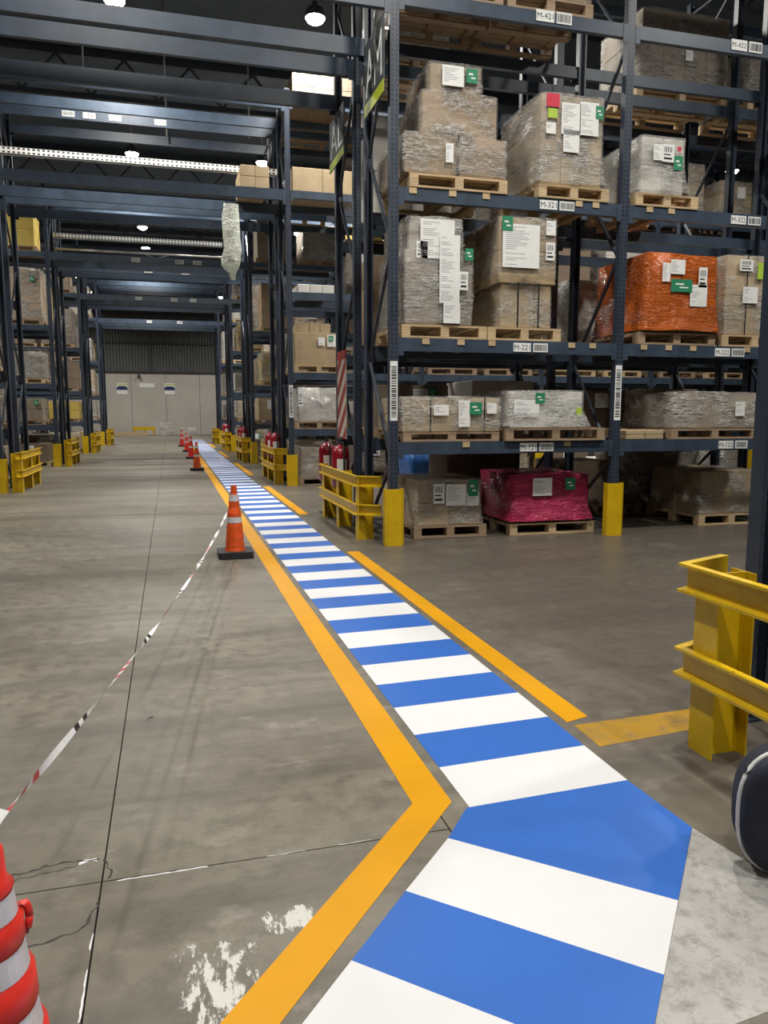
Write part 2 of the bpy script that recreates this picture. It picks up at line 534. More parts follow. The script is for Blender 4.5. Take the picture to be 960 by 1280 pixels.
crack([(0.27, 2.468), (0.42, 2.470)], 0.003, 'joint_chip', P_WHITE, 0.002)
crack([(0.52, 2.472), (0.66, 2.476)], 0.003, 'joint_chip', P_WHITE, 0.002)
crack([(-0.345, 2.595), (-0.27, 2.61)], 0.012, 'joint_chip', P_WHITE, 0.008)
crack([(-0.266, 2.21), (-0.270, 2.12)], 0.004, 'joint_chip', P_WHITE, 0.002)
crack([(-0.268, 2.06), (-0.268, 1.85)], 0.004, 'joint_chip', P_WHITE, 0.002)

crack([(-0.165, 3.80), (-0.115, 3.86)], 0.009, 'floor_scuff', BLACK, 0.008)
crack([(-0.155, 3.85), (-0.125, 3.81)], 0.006, 'floor_scuff', BLACK, 0.006)
structure(put('wall_rear', MB().box(-24, 36, -8.2, -8, 0, ROOF_Z).mesh('wall_rear', WALLDK)))
structure(put('wall_left', MB().box(-24.2, -24, -8, WALL_Y, 0, ROOF_Z).mesh('wall_left', WALLDK)))
structure(put('wall_right', MB().box(36, 36.2, -8, WALL_Y, 0, ROOF_Z).mesh('wall_right', WALLDK)))
# far wall: smooth pale panels below, dark ribbed siding above
mb = MB().box(-24, 36, WALL_Y + 0.05, WALL_Y + 0.25, 0, ROOF_Z)
wf = structure(put('wall_far', mb.mesh('wall_far', WALLDK)), 'far warehouse wall, pale panels below dark ribbed siding')
x = -12.0
while x < 20:
    put('wall_panel', MB().box(x + 0.01, x + 2.35, WALL_Y - 0.03, WALL_Y + 0.05, 0, 4.33).mesh('wall_panel', WALLLT), (0, 0, 0), wf)
    x += 2.36
mb = MB()
x = -14.0
while x < 22:
    mb.add([(x, WALL_Y + .05, 4.45), (x + .08, WALL_Y - .03, 4.45), (x + .2, WALL_Y - .03, 4.45), (x + .28, WALL_Y + .05, 4.45),
            (x, WALL_Y + .05, ROOF_Z), (x + .08, WALL_Y - .03, ROOF_Z), (x + .2, WALL_Y - .03, ROOF_Z), (x + .28, WALL_Y + .05, ROOF_Z)],
           [(0, 1, 5, 4), (1, 2, 6, 5), (2, 3, 7, 6)])
    x += 0.42
o = put('siding_rib', mb.mesh('siding_rib', WALLDK), (0, 0, 0), wf)
o['kind'] = 'stuff'
for z in (4.33, 6.4, 8.4):
    put('wall_rail', MB().box(-14, 22, WALL_Y - 0.10, WALL_Y + 0.05, z, z + 0.13).mesh('wall_rail', BLACK), (0, 0, 0), wf)
for x in (-9.5, -1.2, 4.0, 9.2):
    put('wall_column', MB().box(x - .07, x + .07, WALL_Y - 0.09, WALL_Y, 4.46, ROOF_Z).mesh('wall_column', GREYSTEEL), (0, 0, 0), wf)

# roof deck with purlins and lattice trusses
roof = structure(put('ceiling', MB().box(-24, 36, -8, WALL_Y + .2, ROOF_Z, ROOF_Z + 0.15).mesh('ceiling', ROOFM)), 'dark metal roof deck carried by lattice trusses')
y = 6.0
while y < WALL_Y:
    put('purlin', MB().box(-20, 32, y - 0.06, y + 0.06, ROOF_Z - 0.22, ROOF_Z).mesh('purlin', GREYSTEEL), (0, 0, 0), roof)
    y += 3.92
for y in (13.8, 21.6, 29.4, 37.3, 45.1, 53.0):
    mb = MB()
    mb.box(-16, 24, y - .07, y + .07, 9.30, 9.42)
    mb.box(-16, 24, y - .07, y + .07, 10.28, 10.40)
    x = -16.0
    k = 0
    while x < 24:
        a, b = (9.4, 10.3) if k % 2 == 0 else (10.3, 9.4)
        mb.bar((x, y, a), (x + .8, y, b), 0.06, 0.06)
        x += 0.8
        k += 1
    put('roof_truss', mb.mesh('roof_truss', GREYSTEEL), (0, 0, 0), roof)

# ------------------------------------------------------------------ high bay lamps
hb_house = MB().lathe([(0.0, 0.30), (0.05, 0.30), (0.06, 0.22), (0.16, 0.16), (0.19, 0.02), (0.19, 0.0)], 20).mesh('lamp_housing', GREYSTEEL, True)
hb_led = MB().lathe([(0.0, -0.11), (0.08, -0.10), (0.15, -0.06), (0.19, 0.0)], 20).mesh('led_lens', LEDM)
LAMPN = {}
def lamp(x, y, z, where):
    t = thing('high_bay_light', (x, y, z), where, 'ceiling light', 'round high bay lamps under the roof')
    put('housing', hb_house, (x, y, z + 0.005), t)
    put('led_lens', hb_led, (x, y, z), t)
    put('drop_rod', MB().tube([(0, 0, 0.3), (0, 0, ROOF_Z - 0.01 - z)], 0.012, 6).mesh('drop_rod', GALV), (x, y, z), t)
    L = bpy.data.lights.new('lamp_light', 'AREA')
    L.shape = 'DISK'
    L.size = 0.38
    L.energy = LAMP_W
    L.color = LAMP_COL
    L.spread = math.radians(150)
    lo = bpy.data.objects.new('lamp_light', L)
    COL.objects.link(lo)
    lo.parent = t
    lo.location = (0, 0, -0.13)
ld = {
    (-0.72, 15.9): 'glowing round lamp at the very top edge, over the aisle',
    (2.94, 15.55): 'glowing round lamp at the top, left of the hanging sign',
    (-0.80, 24.6): 'glowing lamp beside the long perforated tray, left one',
    (2.95, 24.4): 'glowing lamp at the right end of the long perforated tray',
    (5.42, 24.4): 'glowing lamp just below the smaller hanging sign',
    (-0.80, 33.8): 'small glowing lamp in front of the dark tunnel beams',
    (5.47, 33.2): 'small glowing lamp right of the hanging polythene strip, upper one',
    (-0.80, 37.9): 'small glowing lamp below the short perforated tray',
    (5.49, 37.6): 'small glowing lamp right of the hanging polythene strip, lower one',
    (17.16, 21.3): 'glowing lamp far right beyond the loaded shelves',
}
for (x, y), lb in ld.items():
    lamp(x, y, 9.0, lb)
for (x, y) in [(-0.75, 6.5), (3.1, 4.6), (8.6, 4.9), (-0.75, -1.8), (4.2, -2.0), (5.4, 12.6), (10.2, 12.4), (11.3, 22.4), (-6.5, 13.4), (-6.5, 20.9), (-6.5, 28.5), (-6.5, 36), (-4.6, 47), (3.5, 47), (-4.6, 52.2), (3.5, 52.2)]:  # unseen lamps
    lamp(x, y, 9.0, 'round high bay lamp out of view, added to light the hall')

# ------------------------------------------------------------------ racking
LV = [0.0, 1.18, 2.34, 3.95, 5.93, 7.66]       # top of the beams of each level
BH = 0.145
PH = 7.85
def post_mesh():
    mb = MB()
    # open channel section 100 x 90
    for x0, x1, y0, y1 in ((-.05, .05, -.045, -.041), (-.05, -.046, -.041, .045), (.046, .05, -.041, .045), (-.05, -.028, .041, .045), (.028, .05, .041, .045)):
        mb.box(x0, x1, y0, y1, 0, PH)
    return mb.mesh('upright_post', POST)
POSTM = post_mesh()
FOOT = MB().box(-.08, .08, -.07, .07, 0, 0.012).mesh('foot_plate', NAVY)
GUARD_C = MB().prism([(-.11, .02), (-.11, -.075), (-.075, -.105), (.075, -.105), (.11, -.075), (.11, .02), (.095, .02), (.095, -.07), (.07, -.09), (-.07, -.09), (-.095, -.07), (-.095, .02)], 0, 0.65).mesh('column_guard', YELLOW)
_bm = {}
def beam_mesh(L, h):
    k = (round(L, 3), h)
    if k not in _bm:
        mb = MB()
        mb.box(-L / 2, L / 2, -.025, .025, -h, 0)
        mb.box(-L / 2, L / 2, -.025, -.005, 0, 0.0)  # flat seat
        mb.v, mb.f, mb.mi = mb.v[:8], mb.f[:6], mb.mi[:6]
        mb.box(-L / 2, L / 2, .025, .04, -h, -0.035)   # stepped inner ledge
        mb.box(-L / 2 - .001, -L / 2 + .06, -.030, -.025, -h - .05, -0.002)   # end connectors
        mb.box(L / 2 - .06, L / 2 + .001, -.030, -.025, -h - .05, -0.002)
        _bm[k] = mb.mesh('beam', NAVY)
    return _bm[k]
def rack_line(label, yf, yb, frames, bays, aisle=None, guards=()):
    """one single-deep pallet rack: frames = x positions, bays = list of (x0, x1, level indices)"""
    t = thing('pallet_rack', (frames[0], yf, 0), label, 'rack', 'navy pallet racking rows')
    for fx in frames:
        for yy, rot in ((yf, 0), (yb, math.pi)):
            p = put('upright_post', POSTM, (fx, yy, 0), t, rot)
            f = put('foot_plate', FOOT, (fx, yy, 0), t)
        zs = [0.15, 0.95, 2.15, 3.35, 4.55, 5.75, 6.95, 7.7]
        for k, z in enumerate(zs):
            if k in (0, 7):
                put('brace', MB().bar((0, 0.05, 0), (0, yb - yf - 0.05, 0), .03, .03).mesh('brace', BRACE), (fx, yf, z), t)
            if k < 7:
                a, b = (0.05, yb - yf - 0.05) if k % 2 else (yb - yf - 0.05, 0.05)
                put('brace', MB().bar((0, a, 0), (0, b, zs[k + 1] - z), .035, .03).mesh('brace', BRACE), (fx, yf, z), t)
    beams = {}
    for (x0, x1, lv) in bays:
        L = x1 - x0 - 0.10
        h = BH if L < 4 else 0.20
        for l in lv:
            for yy, rot in ((yf - 0.02, 0), (yb + 0.02, math.pi)):
                o = put('beam', beam_mesh(L, h), ((x0 + x1) / 2, yy, LV[l]), t, rot)
                beams[(round(x0, 1), l, rot == 0)] = o
    for fx in guards:
        put('column_guard', GUARD_C, (fx, yf, 0), t)
    return t, beams

RX = [2.43, 5.27, 8.11, 10.95, 13.79]
LX = [-3.12, -5.96, -8.80]
ROWS = [8.4, 16.0, 23.65, 31.3, 38.95]
ORD = ['nearest', 'second', 'third', 'fourth', 'farthest']
nR = [4, 5, 4, 3, 3, 3]
nL = [1, 2, 2, 2, 3, 3]
OFF = (0.0, 1.1, 1.7, 2.8)
racks = {}
for r, y0 in enumerate(ROWS):
    for s in (0, 1):
        yf, yb = y0 + OFF[2 * s], y0 + OFF[2 * s + 1]
        fr = RX[:nR[r]] + LX[:nL[r]]
        bays = [(RX[i], RX[i + 1], [1, 2, 3, 4, 5]) for i in range(nR[r] - 1)]
        bays += [(LX[i + 1], LX[i], [1, 2, 3, 4, 5]) for i in range(nL[r] - 1)]
        bays += [(LX[0], RX[0], [4, 5])]
        lb = 'navy steel pallet rack bridging the aisle, %s row, %s side' % (ORD[r], 'near' if s == 0 else 'far')
        racks[(r, s)] = rack_line(lb, yf, yb, fr, bays, guards=(RX[:nR[r]] + LX[:1]) if s == 0 else ())
# the foreground row: only its far side reaches into the picture
racks['fg'] = rack_line('navy steel rack end in the right foreground behind yellow rails', 1.96, 3.06, [2.755, 5.595], [(2.755, 5.595, [1, 2, 3, 4, 5])])

for xx, l in [(2.80, 2), (3.22, 2), (3.60, 2), (4.62, 2), (2.64, 3), (3.10, 3), (3.50, 3), (4.66, 3), (4.88, 3), (4.9, 2), (5.6, 2), (5.95, 2), (6.3, 2), (7.1, 2), (5.6, 3), (5.9, 3), (3.3, 1), (4.6, 1)]:
    put('crossbar', box_mesh(0.085, 1.21, 0.06, WOOD), (xx, 8.95, LV[l] - 0.066), racks[(0, 0)][0])

# location labels and barcodes (plates with printed text, fixed to the beams and posts)
def plate(w_, h_, txt=None, bars=None, horiz=True):
    """thin plate facing -Y, bottom-left at 0, with printed text or barcode"""
    mb = MB().box(0, w_, -0.004, 0, 0, h_, 0)
    if txt:
        vs, fs, tw, th = text_geom(txt, 1.0)
        s = min(h_ * 0.72 / th, w_ * 0.9 / tw)
        sx = min(w_ * 0.9 / tw, s * 1.15)
        ox, oz = (w_ - tw * sx) / 2, (h_ - th * s) / 2
        mb.add([(ox + a * sx, -0.0052, oz + b * s) for a, b in vs], fs, 1)
    if bars:
        random.seed(bars)
        L = w_ if horiz else h_
        p = 0.06 * L
        step = 0.006 if horiz else 0.012
        while p < L * 0.93:
            q = p + random.uniform(0.4, 1.6) * step
            if horiz:
                mb.box(p, min(q, L * .95), -0.0052, -0.004, h_ * .15, h_ * .85, 1)
            else:
                mb.box(w_ * .15, w_ * .85, -0.0052, -0.004, p, min(q, L * .95), 1)
            p = q + random.uniform(0.4, 1.3) * step
    return mb.mesh('location_label', [WHITEPLATE, INK])
def beam_label(rk, bx, lvl, x, txt, w_=0.22, h_=0.10, dz=-0.125):
    t, beams = racks[rk]
    b = beams[(round(bx, 1), lvl, True)]
    yy = WL[b.name].y - 0.0305
    put('location_label', plate(w_, h_, txt), (x, yy, LV[lvl] + dz), b)
    put('barcode_label', plate(w_ * 0.85, h_, None, int(abs(x) * 100) + lvl), (x + w_ + 0.03, yy, LV[lvl] + dz), b)
beam_label((0, 0), 2.43, 4, 4.06, 'M-421', 0.22, 0.12, -0.11)
beam_label((0, 0), 2.43, 3, 4.16, 'M-321')
beam_label((0, 0), 2.43, 2, 3.87, 'M-221')
beam_label((0, 0), 2.43, 1, 3.98, 'M-121')
beam_label((0, 0), 5.27, 4, 6.62, 'M-422', 0.22, 0.12, -0.11)
beam_label((0, 0), 5.27, 3, 6.75, 'M-322')
beam_label((0, 0), 5.27, 2, 6.62, 'M-222')
beam_label((0, 0), 5.27, 1, 6.75, 'M-122')
t0 = racks[(0, 0)][0]
for fx, sd in ((2.43, 3), (5.27, 5)):
    put('post_barcode', plate(0.085, 0.66, None, sd, False), (fx - 0.045, 8.4 - 0.0455, 1.42), t0)
t1 = racks[(1, 0)][0]
put('post_barcode', plate(0.085, 0.66, None, 9, False), (2.43 - 0.045, 16.0 - 0.0455, 1.42), t1)
random.seed(5)
for rk, lvl, xx in (((1, 1), 5, (-1.9, -1.5, -1.0, -0.1)), ((2, 0), 4, (-0.9, 0.3, 0.8)), ((2, 1), 4, (-0.6, 0.5)), ((3, 0), 4, (-1.1, 0.2, 0.9)), ((4, 0), 4, (-0.9, 0.5))):
    t, beams = racks[rk]
    b = beams[(round(LX[0], 1), lvl, True)]
    for x in xx:
        put('beam_label', plate(0.24, 0.11, None, int(x * 50) + 99), (x, WL[b.name].y - 0.0305, LV[lvl] - 0.16), b)

# ------------------------------------------------------------------ pallets
def pallet_boards(wx, dy, h=0.15, n=7):
    """list of (name, x0,x1,y0,y1,z0,z1) relative to front-left bottom"""
    out = []
    tb = 0.022
    bw = 0.10
    for i in range(n):                                   # deck boards run along x
        y = i * (dy - bw) / (n - 1)
        out.append(('deck_board', 0, wx, y, y + bw, h - tb, h))
    for k, x in enumerate((0, wx / 2 - 0.05, wx - 0.10)):
        out.append(('stringer_board', x, x + 0.10, 0, dy, h - 2 * tb, h - tb))
        for y in (0, dy / 2 - 0.06, dy - 0.12):
            out.append(('block', x, x + 0.10, y, y + 0.12, tb, h - 2 * tb))
    for y in (0, dy / 2 - 0.05, dy - 0.10):
        out.append(('bottom_board', 0, wx, y, y + 0.10, 0, tb))
    return out
_pm = {}
def pallet(x0, y0, z0, wx, dy, label, detailed=False, dark=False, h=0.15, n=7):
    z0 += 0.002
    h -= 0.003
    mat = WOODD if dark else WOOD
    o = (x0, y0, z0)
    if not detailed:
        k = (round(wx, 2), round(dy, 2), dark, h)
        if k not in _pm:
            mb = MB()
            for (_, a, b, c, d, e, f) in pallet_boards(wx, dy, h):
                mb.box(a, b, c, d, e, f)
            _pm[k] = mb.mesh('wooden_pallet', mat)
        return tag(put('wooden_pallet', _pm[k], o), label, 'pallet', 'wooden pallets on the racks')
    t = thing('wooden_pallet', o, label, 'pallet', 'wooden pallets on the racks')
    for (nm, a, b, c, d, e, f) in pallet_boards(wx, dy, h, n):
        put(nm, box_mesh(b - a, d - c, f - e, mat), (x0 + (a + b) / 2, y0 + (c + d) / 2, z0 + e), t)
    return t

# ------------------------------------------------------------------ loads
def ring(x0, x1, y0, y1, r=0.03, n=6):
    """rounded rectangle, n points per side"""
    pts = []
    for (ax, ay, bx, by) in ((x0, y0, x1, y0), (x1, y0, x1, y1), (x1, y1, x0, y1), (x0, y1, x0, y0)):
        d = Vector((bx - ax, by - ay))
        L = d.length
        u = d / L
        for k in range(n):
            s = r + (L - 2 * r) * k / (n - 1)
            pts.append((ax + u.x * s, ay + u.y * s))
    return pts
def film_mesh(tiers, mat, seed, amp=0.012, n=6, flare=0.0):
    """stretch film lofted over stacked tiers (x0,x1,y0,y1,z0,z1), closed on top"""
    random.seed(seed)
    rings = []
    e = 0.012
    prev = None
    for ti, (x0, x1, y0, y1, z0, z1) in enumerate(tiers):
        m = max(2, int((z1 - z0) / 0.16))
        for k in range(m + 1):
            f = k / m
            fl = flare * (1 - f) ** 4 if ti == 0 else 0
            rings.append((x0 - e - fl, x1 + e + fl, y0 - e - fl, y1 + e + fl, z0 + (z1 - z0) * f + (e * 0.6 if k == m else 0) + (amp * .7 + .004 if (k == 0 and ti == 0) else 0)))
    x0, x1, y0, y1, z = rings[-1]
    rings.append((x0 + .10, x1 - .10, y0 + .10, y1 - .10, z + 0.012))
    mb = MB()
    N = 4 * n
    for (x0, x1, y0, y1, z) in rings:
        cx, cy = (x0 + x1) / 2, (y0 + y1) / 2
        for (px, py) in ring(x0, x1, y0, y1, 0.035, n):
            q = mnoise.noise(Vector((px * 4.1 + seed * 3.7, py * 4.1, z * 6.3)))
            d = Vector((px - cx, py - cy)).normalized() * (amp * (q + 0.55))
            mb.v.append((px + d.x, py + d.y, z + q * amp * 0.6))
    for k in range(len(rings) - 1):
        for i in range(N):
            j = (i + 1) % N
            mb.f.append((k * N + i, k * N + j, (k + 1) * N + j, (k + 1) * N + i))
            mb.mi.append(0)
    mb.f.append(tuple(range((len(rings) - 1) * N, len(rings) * N)))
    mb.mi.append(0)
    return mb.mesh('stretch_film', mat, True)

def sheet(w_, h_, kind):
    k = ('sheet', round(w_, 2), round(h_, 2), kind)
    if k in _cache:
        return _cache[k]
    mb = MB().box(-w_ / 2, w_ / 2, -0.003, 0, -h_ / 2, h_ / 2, 0)
    mats = [PAPER, GREYINK]
    if kind == 'paper':
        random.seed(int(w_ * 1000 + h_ * 77))
        z = h_ / 2 - 0.03
        while z > -h_ / 2 + 0.03:
            a = random.uniform(0.25, 0.8)
            mb.box(-w_ * .42, -w_ * .42 + w_ * .84 * a, -0.0036, -0.003, z - 0.007, z, 1)
            z -= 0.022 if random.random() < .8 else 0.05
    elif kind == 'black':
        mats = [PAPER, INK]
        for q in range(7):
            mb.box(-w_ * .38 + q * w_ * .11, -w_ * .38 + q * w_ * .11 + w_ * (.03 + .04 * (q % 2)), -0.0036, -0.003, h_ * .05, h_ * .36, 1)
        mb.box(-w_ * .38, w_ * .2, -0.0036, -0.003, -h_ * .12, -h_ * .05, 1)
        mb.box(-w_ * .38, w_ * .32, -0.0036, -0.003, -h_ * .36, -h_ * .24, 1)
    elif kind == 'green':
        mats = [GREENL, PAPER]
        mb.box(-w_ * .3, w_ * .1, -0.0036, -0.003, h_ * .05, h_ * .18, 1)
        mb.box(-w_ * .1, w_ * .3, -0.0036, -0.003, -h_ * .2, -h_ * .1, 1)
    elif kind == 'lime':
        mats = [YLAB, PAPER]
    elif kind == 'red':
        mats = [REDL, PAPER]
    _cache[k] = mb.mesh('paper_label', mats)
    return _cache[k]

def load(label, tiers, grids, cmat, fmat, seed, labels=(), straps=(), group='film-wrapped pallet loads', flare=0.0, amp=0.012, cat='pallet load', n=6, name='wrapped_load'):
    """cartons stacked in tiers, wrapped in film; tiers in world coordinates, front face at y0"""
    x0, x1, y0, y1, z0, z1 = tiers[0]
    t = thing(name, ((x0 + x1) / 2, (y0 + y1) / 2, z0), label, cat, group)
    random.seed(seed)
    for (a, b, c, d, e, f), (nx, ny, nz) in zip(tiers, grids):
        sx, sy, sz = (b - a) / nx, (d - c) / ny, (f - e) / nz
        me = box_mesh(sx - .006, sy - .006, sz - .004, cmat, 0.006)
        for i in range(nx):
            for j in range(ny):
                for k in range(nz):
                    if nx > 2 and ny > 2 and 0 < i < nx - 1 and 0 < j < ny - 1 and k < nz - 1:
                        continue
                    put('carton', me, (a + (i + .5) * sx, c + (j + .5) * sy, e + k * sz + 0.001), t)
    if fmat:
        zz = [list(q) for q in tiers]
        put('stretch_film', film_mesh([(a - t.location.x, b - t.location.x, c - t.location.y, d - t.location.y, e - t.location.z, f - t.location.z) for (a, b, c, d, e, f) in zz], fmat, seed, amp, n, flare), t.location, t)
    for (lx, lz, w_, h_, kind) in labels:
        yy = y0
        for q in tiers:
            if q[4] <= lz <= q[5]:
                yy = q[2]
        nm = {'paper': 'paper_label', 'black': 'paper_label', 'green': 'green_label', 'lime': 'lime_label', 'red': 'red_label'}[kind]
        put(nm, sheet(w_, h_, kind), (lx, yy - 0.014 - amp * 1.3 - (0.004 if kind == 'green' else 0), lz), t)
    for (lx, ti) in straps:
        a, b, c, d, e, f = tiers[ti]
        put('strap', MB().box(-.008, .008, -.022, -.020, 0, f - e + .01).mesh('strap', STRAP), (lx, c, e), t)
    return t

FY, BY = 8.36, 9.46
NEARP = 'pale wooden pallet under the '
# --- nearest rack row, hand placed ---
# second shelf (M-221)
pallet(2.52, FY, LV[2], 1.02, 1.1, 'pale wooden pallet on second shelf next to the corner post', True)
load('tall clear-wrapped load with long paper strip, second shelf beside corner post', [(2.57, 3.36, FY + .03, BY, 2.49, 3.30), (2.62, 3.24, FY + .05, BY - .1, 3.30, 3.66)], [(2, 2, 3), (2, 2, 1)], CARDG, FILMW, 11,
     [(3.07, 3.10, 0.24, 0.74, 'paper'), (2.93, 3.42, 0.40, 0.42, 'paper'), (3.06, 3.38, .06, .06, 'lime'), (3.30, 3.27, .10, .13, 'green'), (2.75, 3.30, .13, .18, 'black'), (3.24, 2.98, .10, .20, 'black'), (3.10, 2.62, .2, .22, 'paper')],
     [(3.0, 0), (3.2, 0)], amp=0.03)
pallet(3.55, FY, LV[2], 0.93, 1.1, 'pale wooden pallet on second shelf above the location label', True)
load('square brown carton load with big white notice, second shelf', [(3.72, 4.36, FY + .04, BY, 2.49, 2.99), (3.68, 4.40, FY + .02, BY, 2.99, 3.72)], [(3, 2, 1), (1, 1, 2)], CARDT, FILM, 12,
     [(3.94, 3.40, 0.46, 0.48, 'paper'), (3.765, 3.64, .13, .16, 'green'), (4.31, 3.36, .11, .20, 'black'), (4.31, 3.62, .12, .16, 'paper')], [(3.93, 0), (4.19, 0)])
pallet(5.52, FY, LV[2], 1.10, 1.1, 'wooden pallet under the orange wrapped load', True, True)
load('bright orange film-wrapped load on second shelf right of the post', [(5.62, 6.60, FY + .02, BY, 2.49, 3.42)], [(2, 2, 2)], CARD, FILMO, 13,
     [(6.02, 3.27, .20, .17, 'paper'), (5.86, 3.20, .11, .22, 'paper'), (6.38, 3.16, .12, .24, 'black'), (6.33, 2.94, .24, .26, 'paper'), (6.08, 3.05, .30, .15, 'green')], flare=0.05, amp=0.022)
pallet(6.72, FY, LV[2], 1.0, 1.1, 'wooden pallet right of the orange load', True)
load('tan carton load wrapped in clear film at right edge, second shelf', [(6.76, 7.66, FY + .02, BY, 2.49, 3.46)], [(2, 2, 2)], CARDT, FILM, 14,
     [(7.02, 3.34, .2, .14, 'black'), (7.24, 3.28, .1, .2, 'lime'), (7.1, 2.98, .22, .2, 'paper')], [(7.05, 0)])
# third shelf
pallet(2.60, FY - .02, LV[3], 1.15, 1.12, 'wooden pallet under the stepped carton stack on third shelf', True)
load('stepped stack of brown cartons in clear film, third shelf by sign', [(2.55, 3.74, FY, BY, 4.10, 4.52), (2.76, 3.64, FY + .05, BY - .05, 4.52, 4.98), (2.86, 3.46, FY + .08, BY - .15, 4.98, 5.29)], [(2, 2, 1), (1, 1, 1), (1, 1, 1)], CARD, FILM, 15,
     [(3.11, 5.16, .25, .21, 'paper'), (3.33, 5.18, .13, .15, 'green'), (3.05, 4.33, .09, .2, 'paper')], [(3.16, 0)], amp=0.018)
pallet(4.14, FY - .02, LV[3], 0.90, 1.12, 'pale wooden pallet on third shelf left of the post', True)
load('tall wrapped load with papers and red label, third shelf', [(4.16, 4.94, FY, BY, 4.10, 5.08)], [(3, 2, 3)], CARDT, FILMW, 16,
     [(4.51, 4.82, .24, .34, 'paper'), (4.52, 4.58, .2, .24, 'paper'), (4.74, 4.84, .24, .36, 'paper'), (4.28, 5.00, .16, .14, 'red'), (4.28, 4.86, .12, .1, 'lime'), (4.87, 4.92, .1, .14, 'green'), (4.26, 4.7, .12, .12, 'paper')], flare=0.04, amp=0.02)
pallet(5.40, FY - .02, LV[3], 0.86, 1.12, 'pale wooden pallet on third shelf just right of the post', True)
load('small white-banded wrapped load on third shelf right of the post', [(5.47, 6.05, FY, BY, 4.10, 4.74)], [(2, 2, 2)], CARDW, FILMW, 17,
     [(5.66, 4.56, .12, .18, 'paper'), (5.80, 4.56, .16, .2, 'black'), (5.94, 4.46, .12, .16, 'green'), (5.95, 4.62, .05, .05, 'red')], flare=0.06, amp=0.02)
# fourth shelf, seen from below
pallet(2.62, FY, LV[4], 1.05, 1.1, 'dark pallet seen from below on top shelf at the corner post', True, True, 0.15, 10)
load('clear-wrapped load on top shelf above the stepped carton stack', [(2.64, 3.65, FY + .02, BY, 6.08, 7.1)], [(2, 2, 3)], CARDG, FILM, 18)
pallet(3.72, FY, LV[4], 1.05, 1.1, 'dark pallet seen from below on top shelf above location label', True, True, 0.15, 10)
load('wrapped carton load on top shelf above the red-label load', [(3.74, 4.75, FY + .02, BY, 6.08, 7.0)], [(3, 2, 3)], CARD, FILM, 19)
# first shelf
pallet(2.54, FY, LV[1], 1.18, 1.1, 'low pallet on first shelf at the corner post', True, True, 0.11)
load('long flat wrapped carton with black straps, first shelf', [(2.53, 3.72, FY, BY, 1.29, 1.68)], [(1, 2, 2)], CARDT, FILM, 20,
     [(3.26, 1.50, .14, .30, 'paper'), (3.40, 1.56, .15, .14, 'green'), (2.98, 1.54, .18, .12, 'paper'), (3.6, 1.56, .12, .12, 'paper')], [(2.86, 0), (3.52, 0)], amp=0.02)
pallet(3.78, FY - .05, LV[1], 1.30, 1.12, 'overhanging wooden pallet on first shelf right of the strapped carton', True, True)
load('low clear-wrapped box with crooked white paper, first shelf', [(3.86, 4.80, FY + .02, BY - .1, 1.33, 1.76)], [(1, 1, 1)], CARDW, FILMW, 21,
     [(4.05, 1.56, .32, .20, 'paper'), (4.22, 1.68, .12, .12, 'green'), (4.74, 1.50, .07, .14, 'lime')], flare=0.08, amp=0.02)
pallet(6.05, FY, LV[1], 1.30, 1.1, 'wooden pallet on first shelf under long brown load', True, True, 0.13)
load('long brown carton load in loose film on first shelf, right bay', [(6.10, 7.35, FY + .04, BY, 1.31, 1.76)], [(3, 2, 1)], CARDG, FILM, 22,
     [(7.05, 1.56, .14, .18, 'paper')], flare=0.03, amp=0.025)
load('short stack of pale cartons on first shelf beside the barcode post', [(5.42, 5.96, 8.38, 9.52, 1.183, 1.30)], [(2, 1, 2)], CARDT, None, 23, cat='cartons', name='carton_stack')
# on the floor
pallet(2.78, 8.70, 0.0, 0.94, 1.1, 'weathered pallet on floor beside the yellow corner guard', True, True)
load('grey-brown wrapped carton block on floor beside yellow corner guard', [(2.84, 3.66, 8.74, 9.76, 0.15, 0.70)], [(2, 2, 2)], CARDT, FILM, 24,
     [(3.10, 0.54, .14, .24, 'black'), (3.32, 0.52, .26, .26, 'paper'), (3.54, 0.60, .13, .20, 'green'), (3.54, .46, .16, .16, 'paper')], [], flare=0.02)
for lx in (3.15, 3.55):
    pass
pallet(4.00, 8.62, 0.0, 1.16, 1.15, 'wooden pallet on floor under the crimson load', True)
load('crimson film-wrapped load on floor between yellow guards', [(4.06, 5.06, 8.66, 9.70, 0.15, 0.74)], [(2, 2, 1)], CARD, FILMP, 25,
     [(4.42, 0.60, .26, .22, 'paper'), (4.80, 0.63, .14, .15, 'green')], flare=0.05, amp=0.03)
pallet(6.80, 8.72, 0.0, 1.05, 1.2, 'wooden pallet on floor under brown wrapped load, right bay', True)
load('brown wrapped cartons on floor at right, stacked beside foreground post', [(6.84, 7.80, 8.76, 9.86, 0.15, 0.73)], [(2, 2, 2)], CARDT, FILM, 26, [(7.7, .5, .1, .2, 'paper')], flare=0.03)
pallet(6.75, 10.1, 0.0, 1.0, 1.2, 'weathered pallet on floor behind the brown wrapped load', True, True)
load('darker wrapped load on floor behind the brown wrapped cartons', [(6.72, 7.75, 10.14, 11.25, 0.15, 1.0)], [(2, 2, 2)], CARDD, FILM, 27)
pallet(5.55, 10.1, 0.0, 1.05, 1.2, 'weathered pallet on floor right of the second yellow guard', True, True)
load('plain dark brown carton on floor right of the second yellow guard', [(5.60, 6.40, 10.2, 11.2, 0.15, 0.80)], [(1, 1, 1)], CARDD, None, 28, cat='carton', name='carton_load')
load('large grey carton on floor behind the crimson load', [(3.78, 4.85, 10.3, 11.1, 0.003, 0.95)], [(2, 1, 1)], CARDD, None, 29, cat='carton', name='carton_load')
load('white flat-topped crate behind the rack at right', [(7.9, 9.4, 12.6, 13.6, 0.003, 0.66)], [(2, 1, 1)], CARDW, None, 30, cat='crate', name='white_crate')
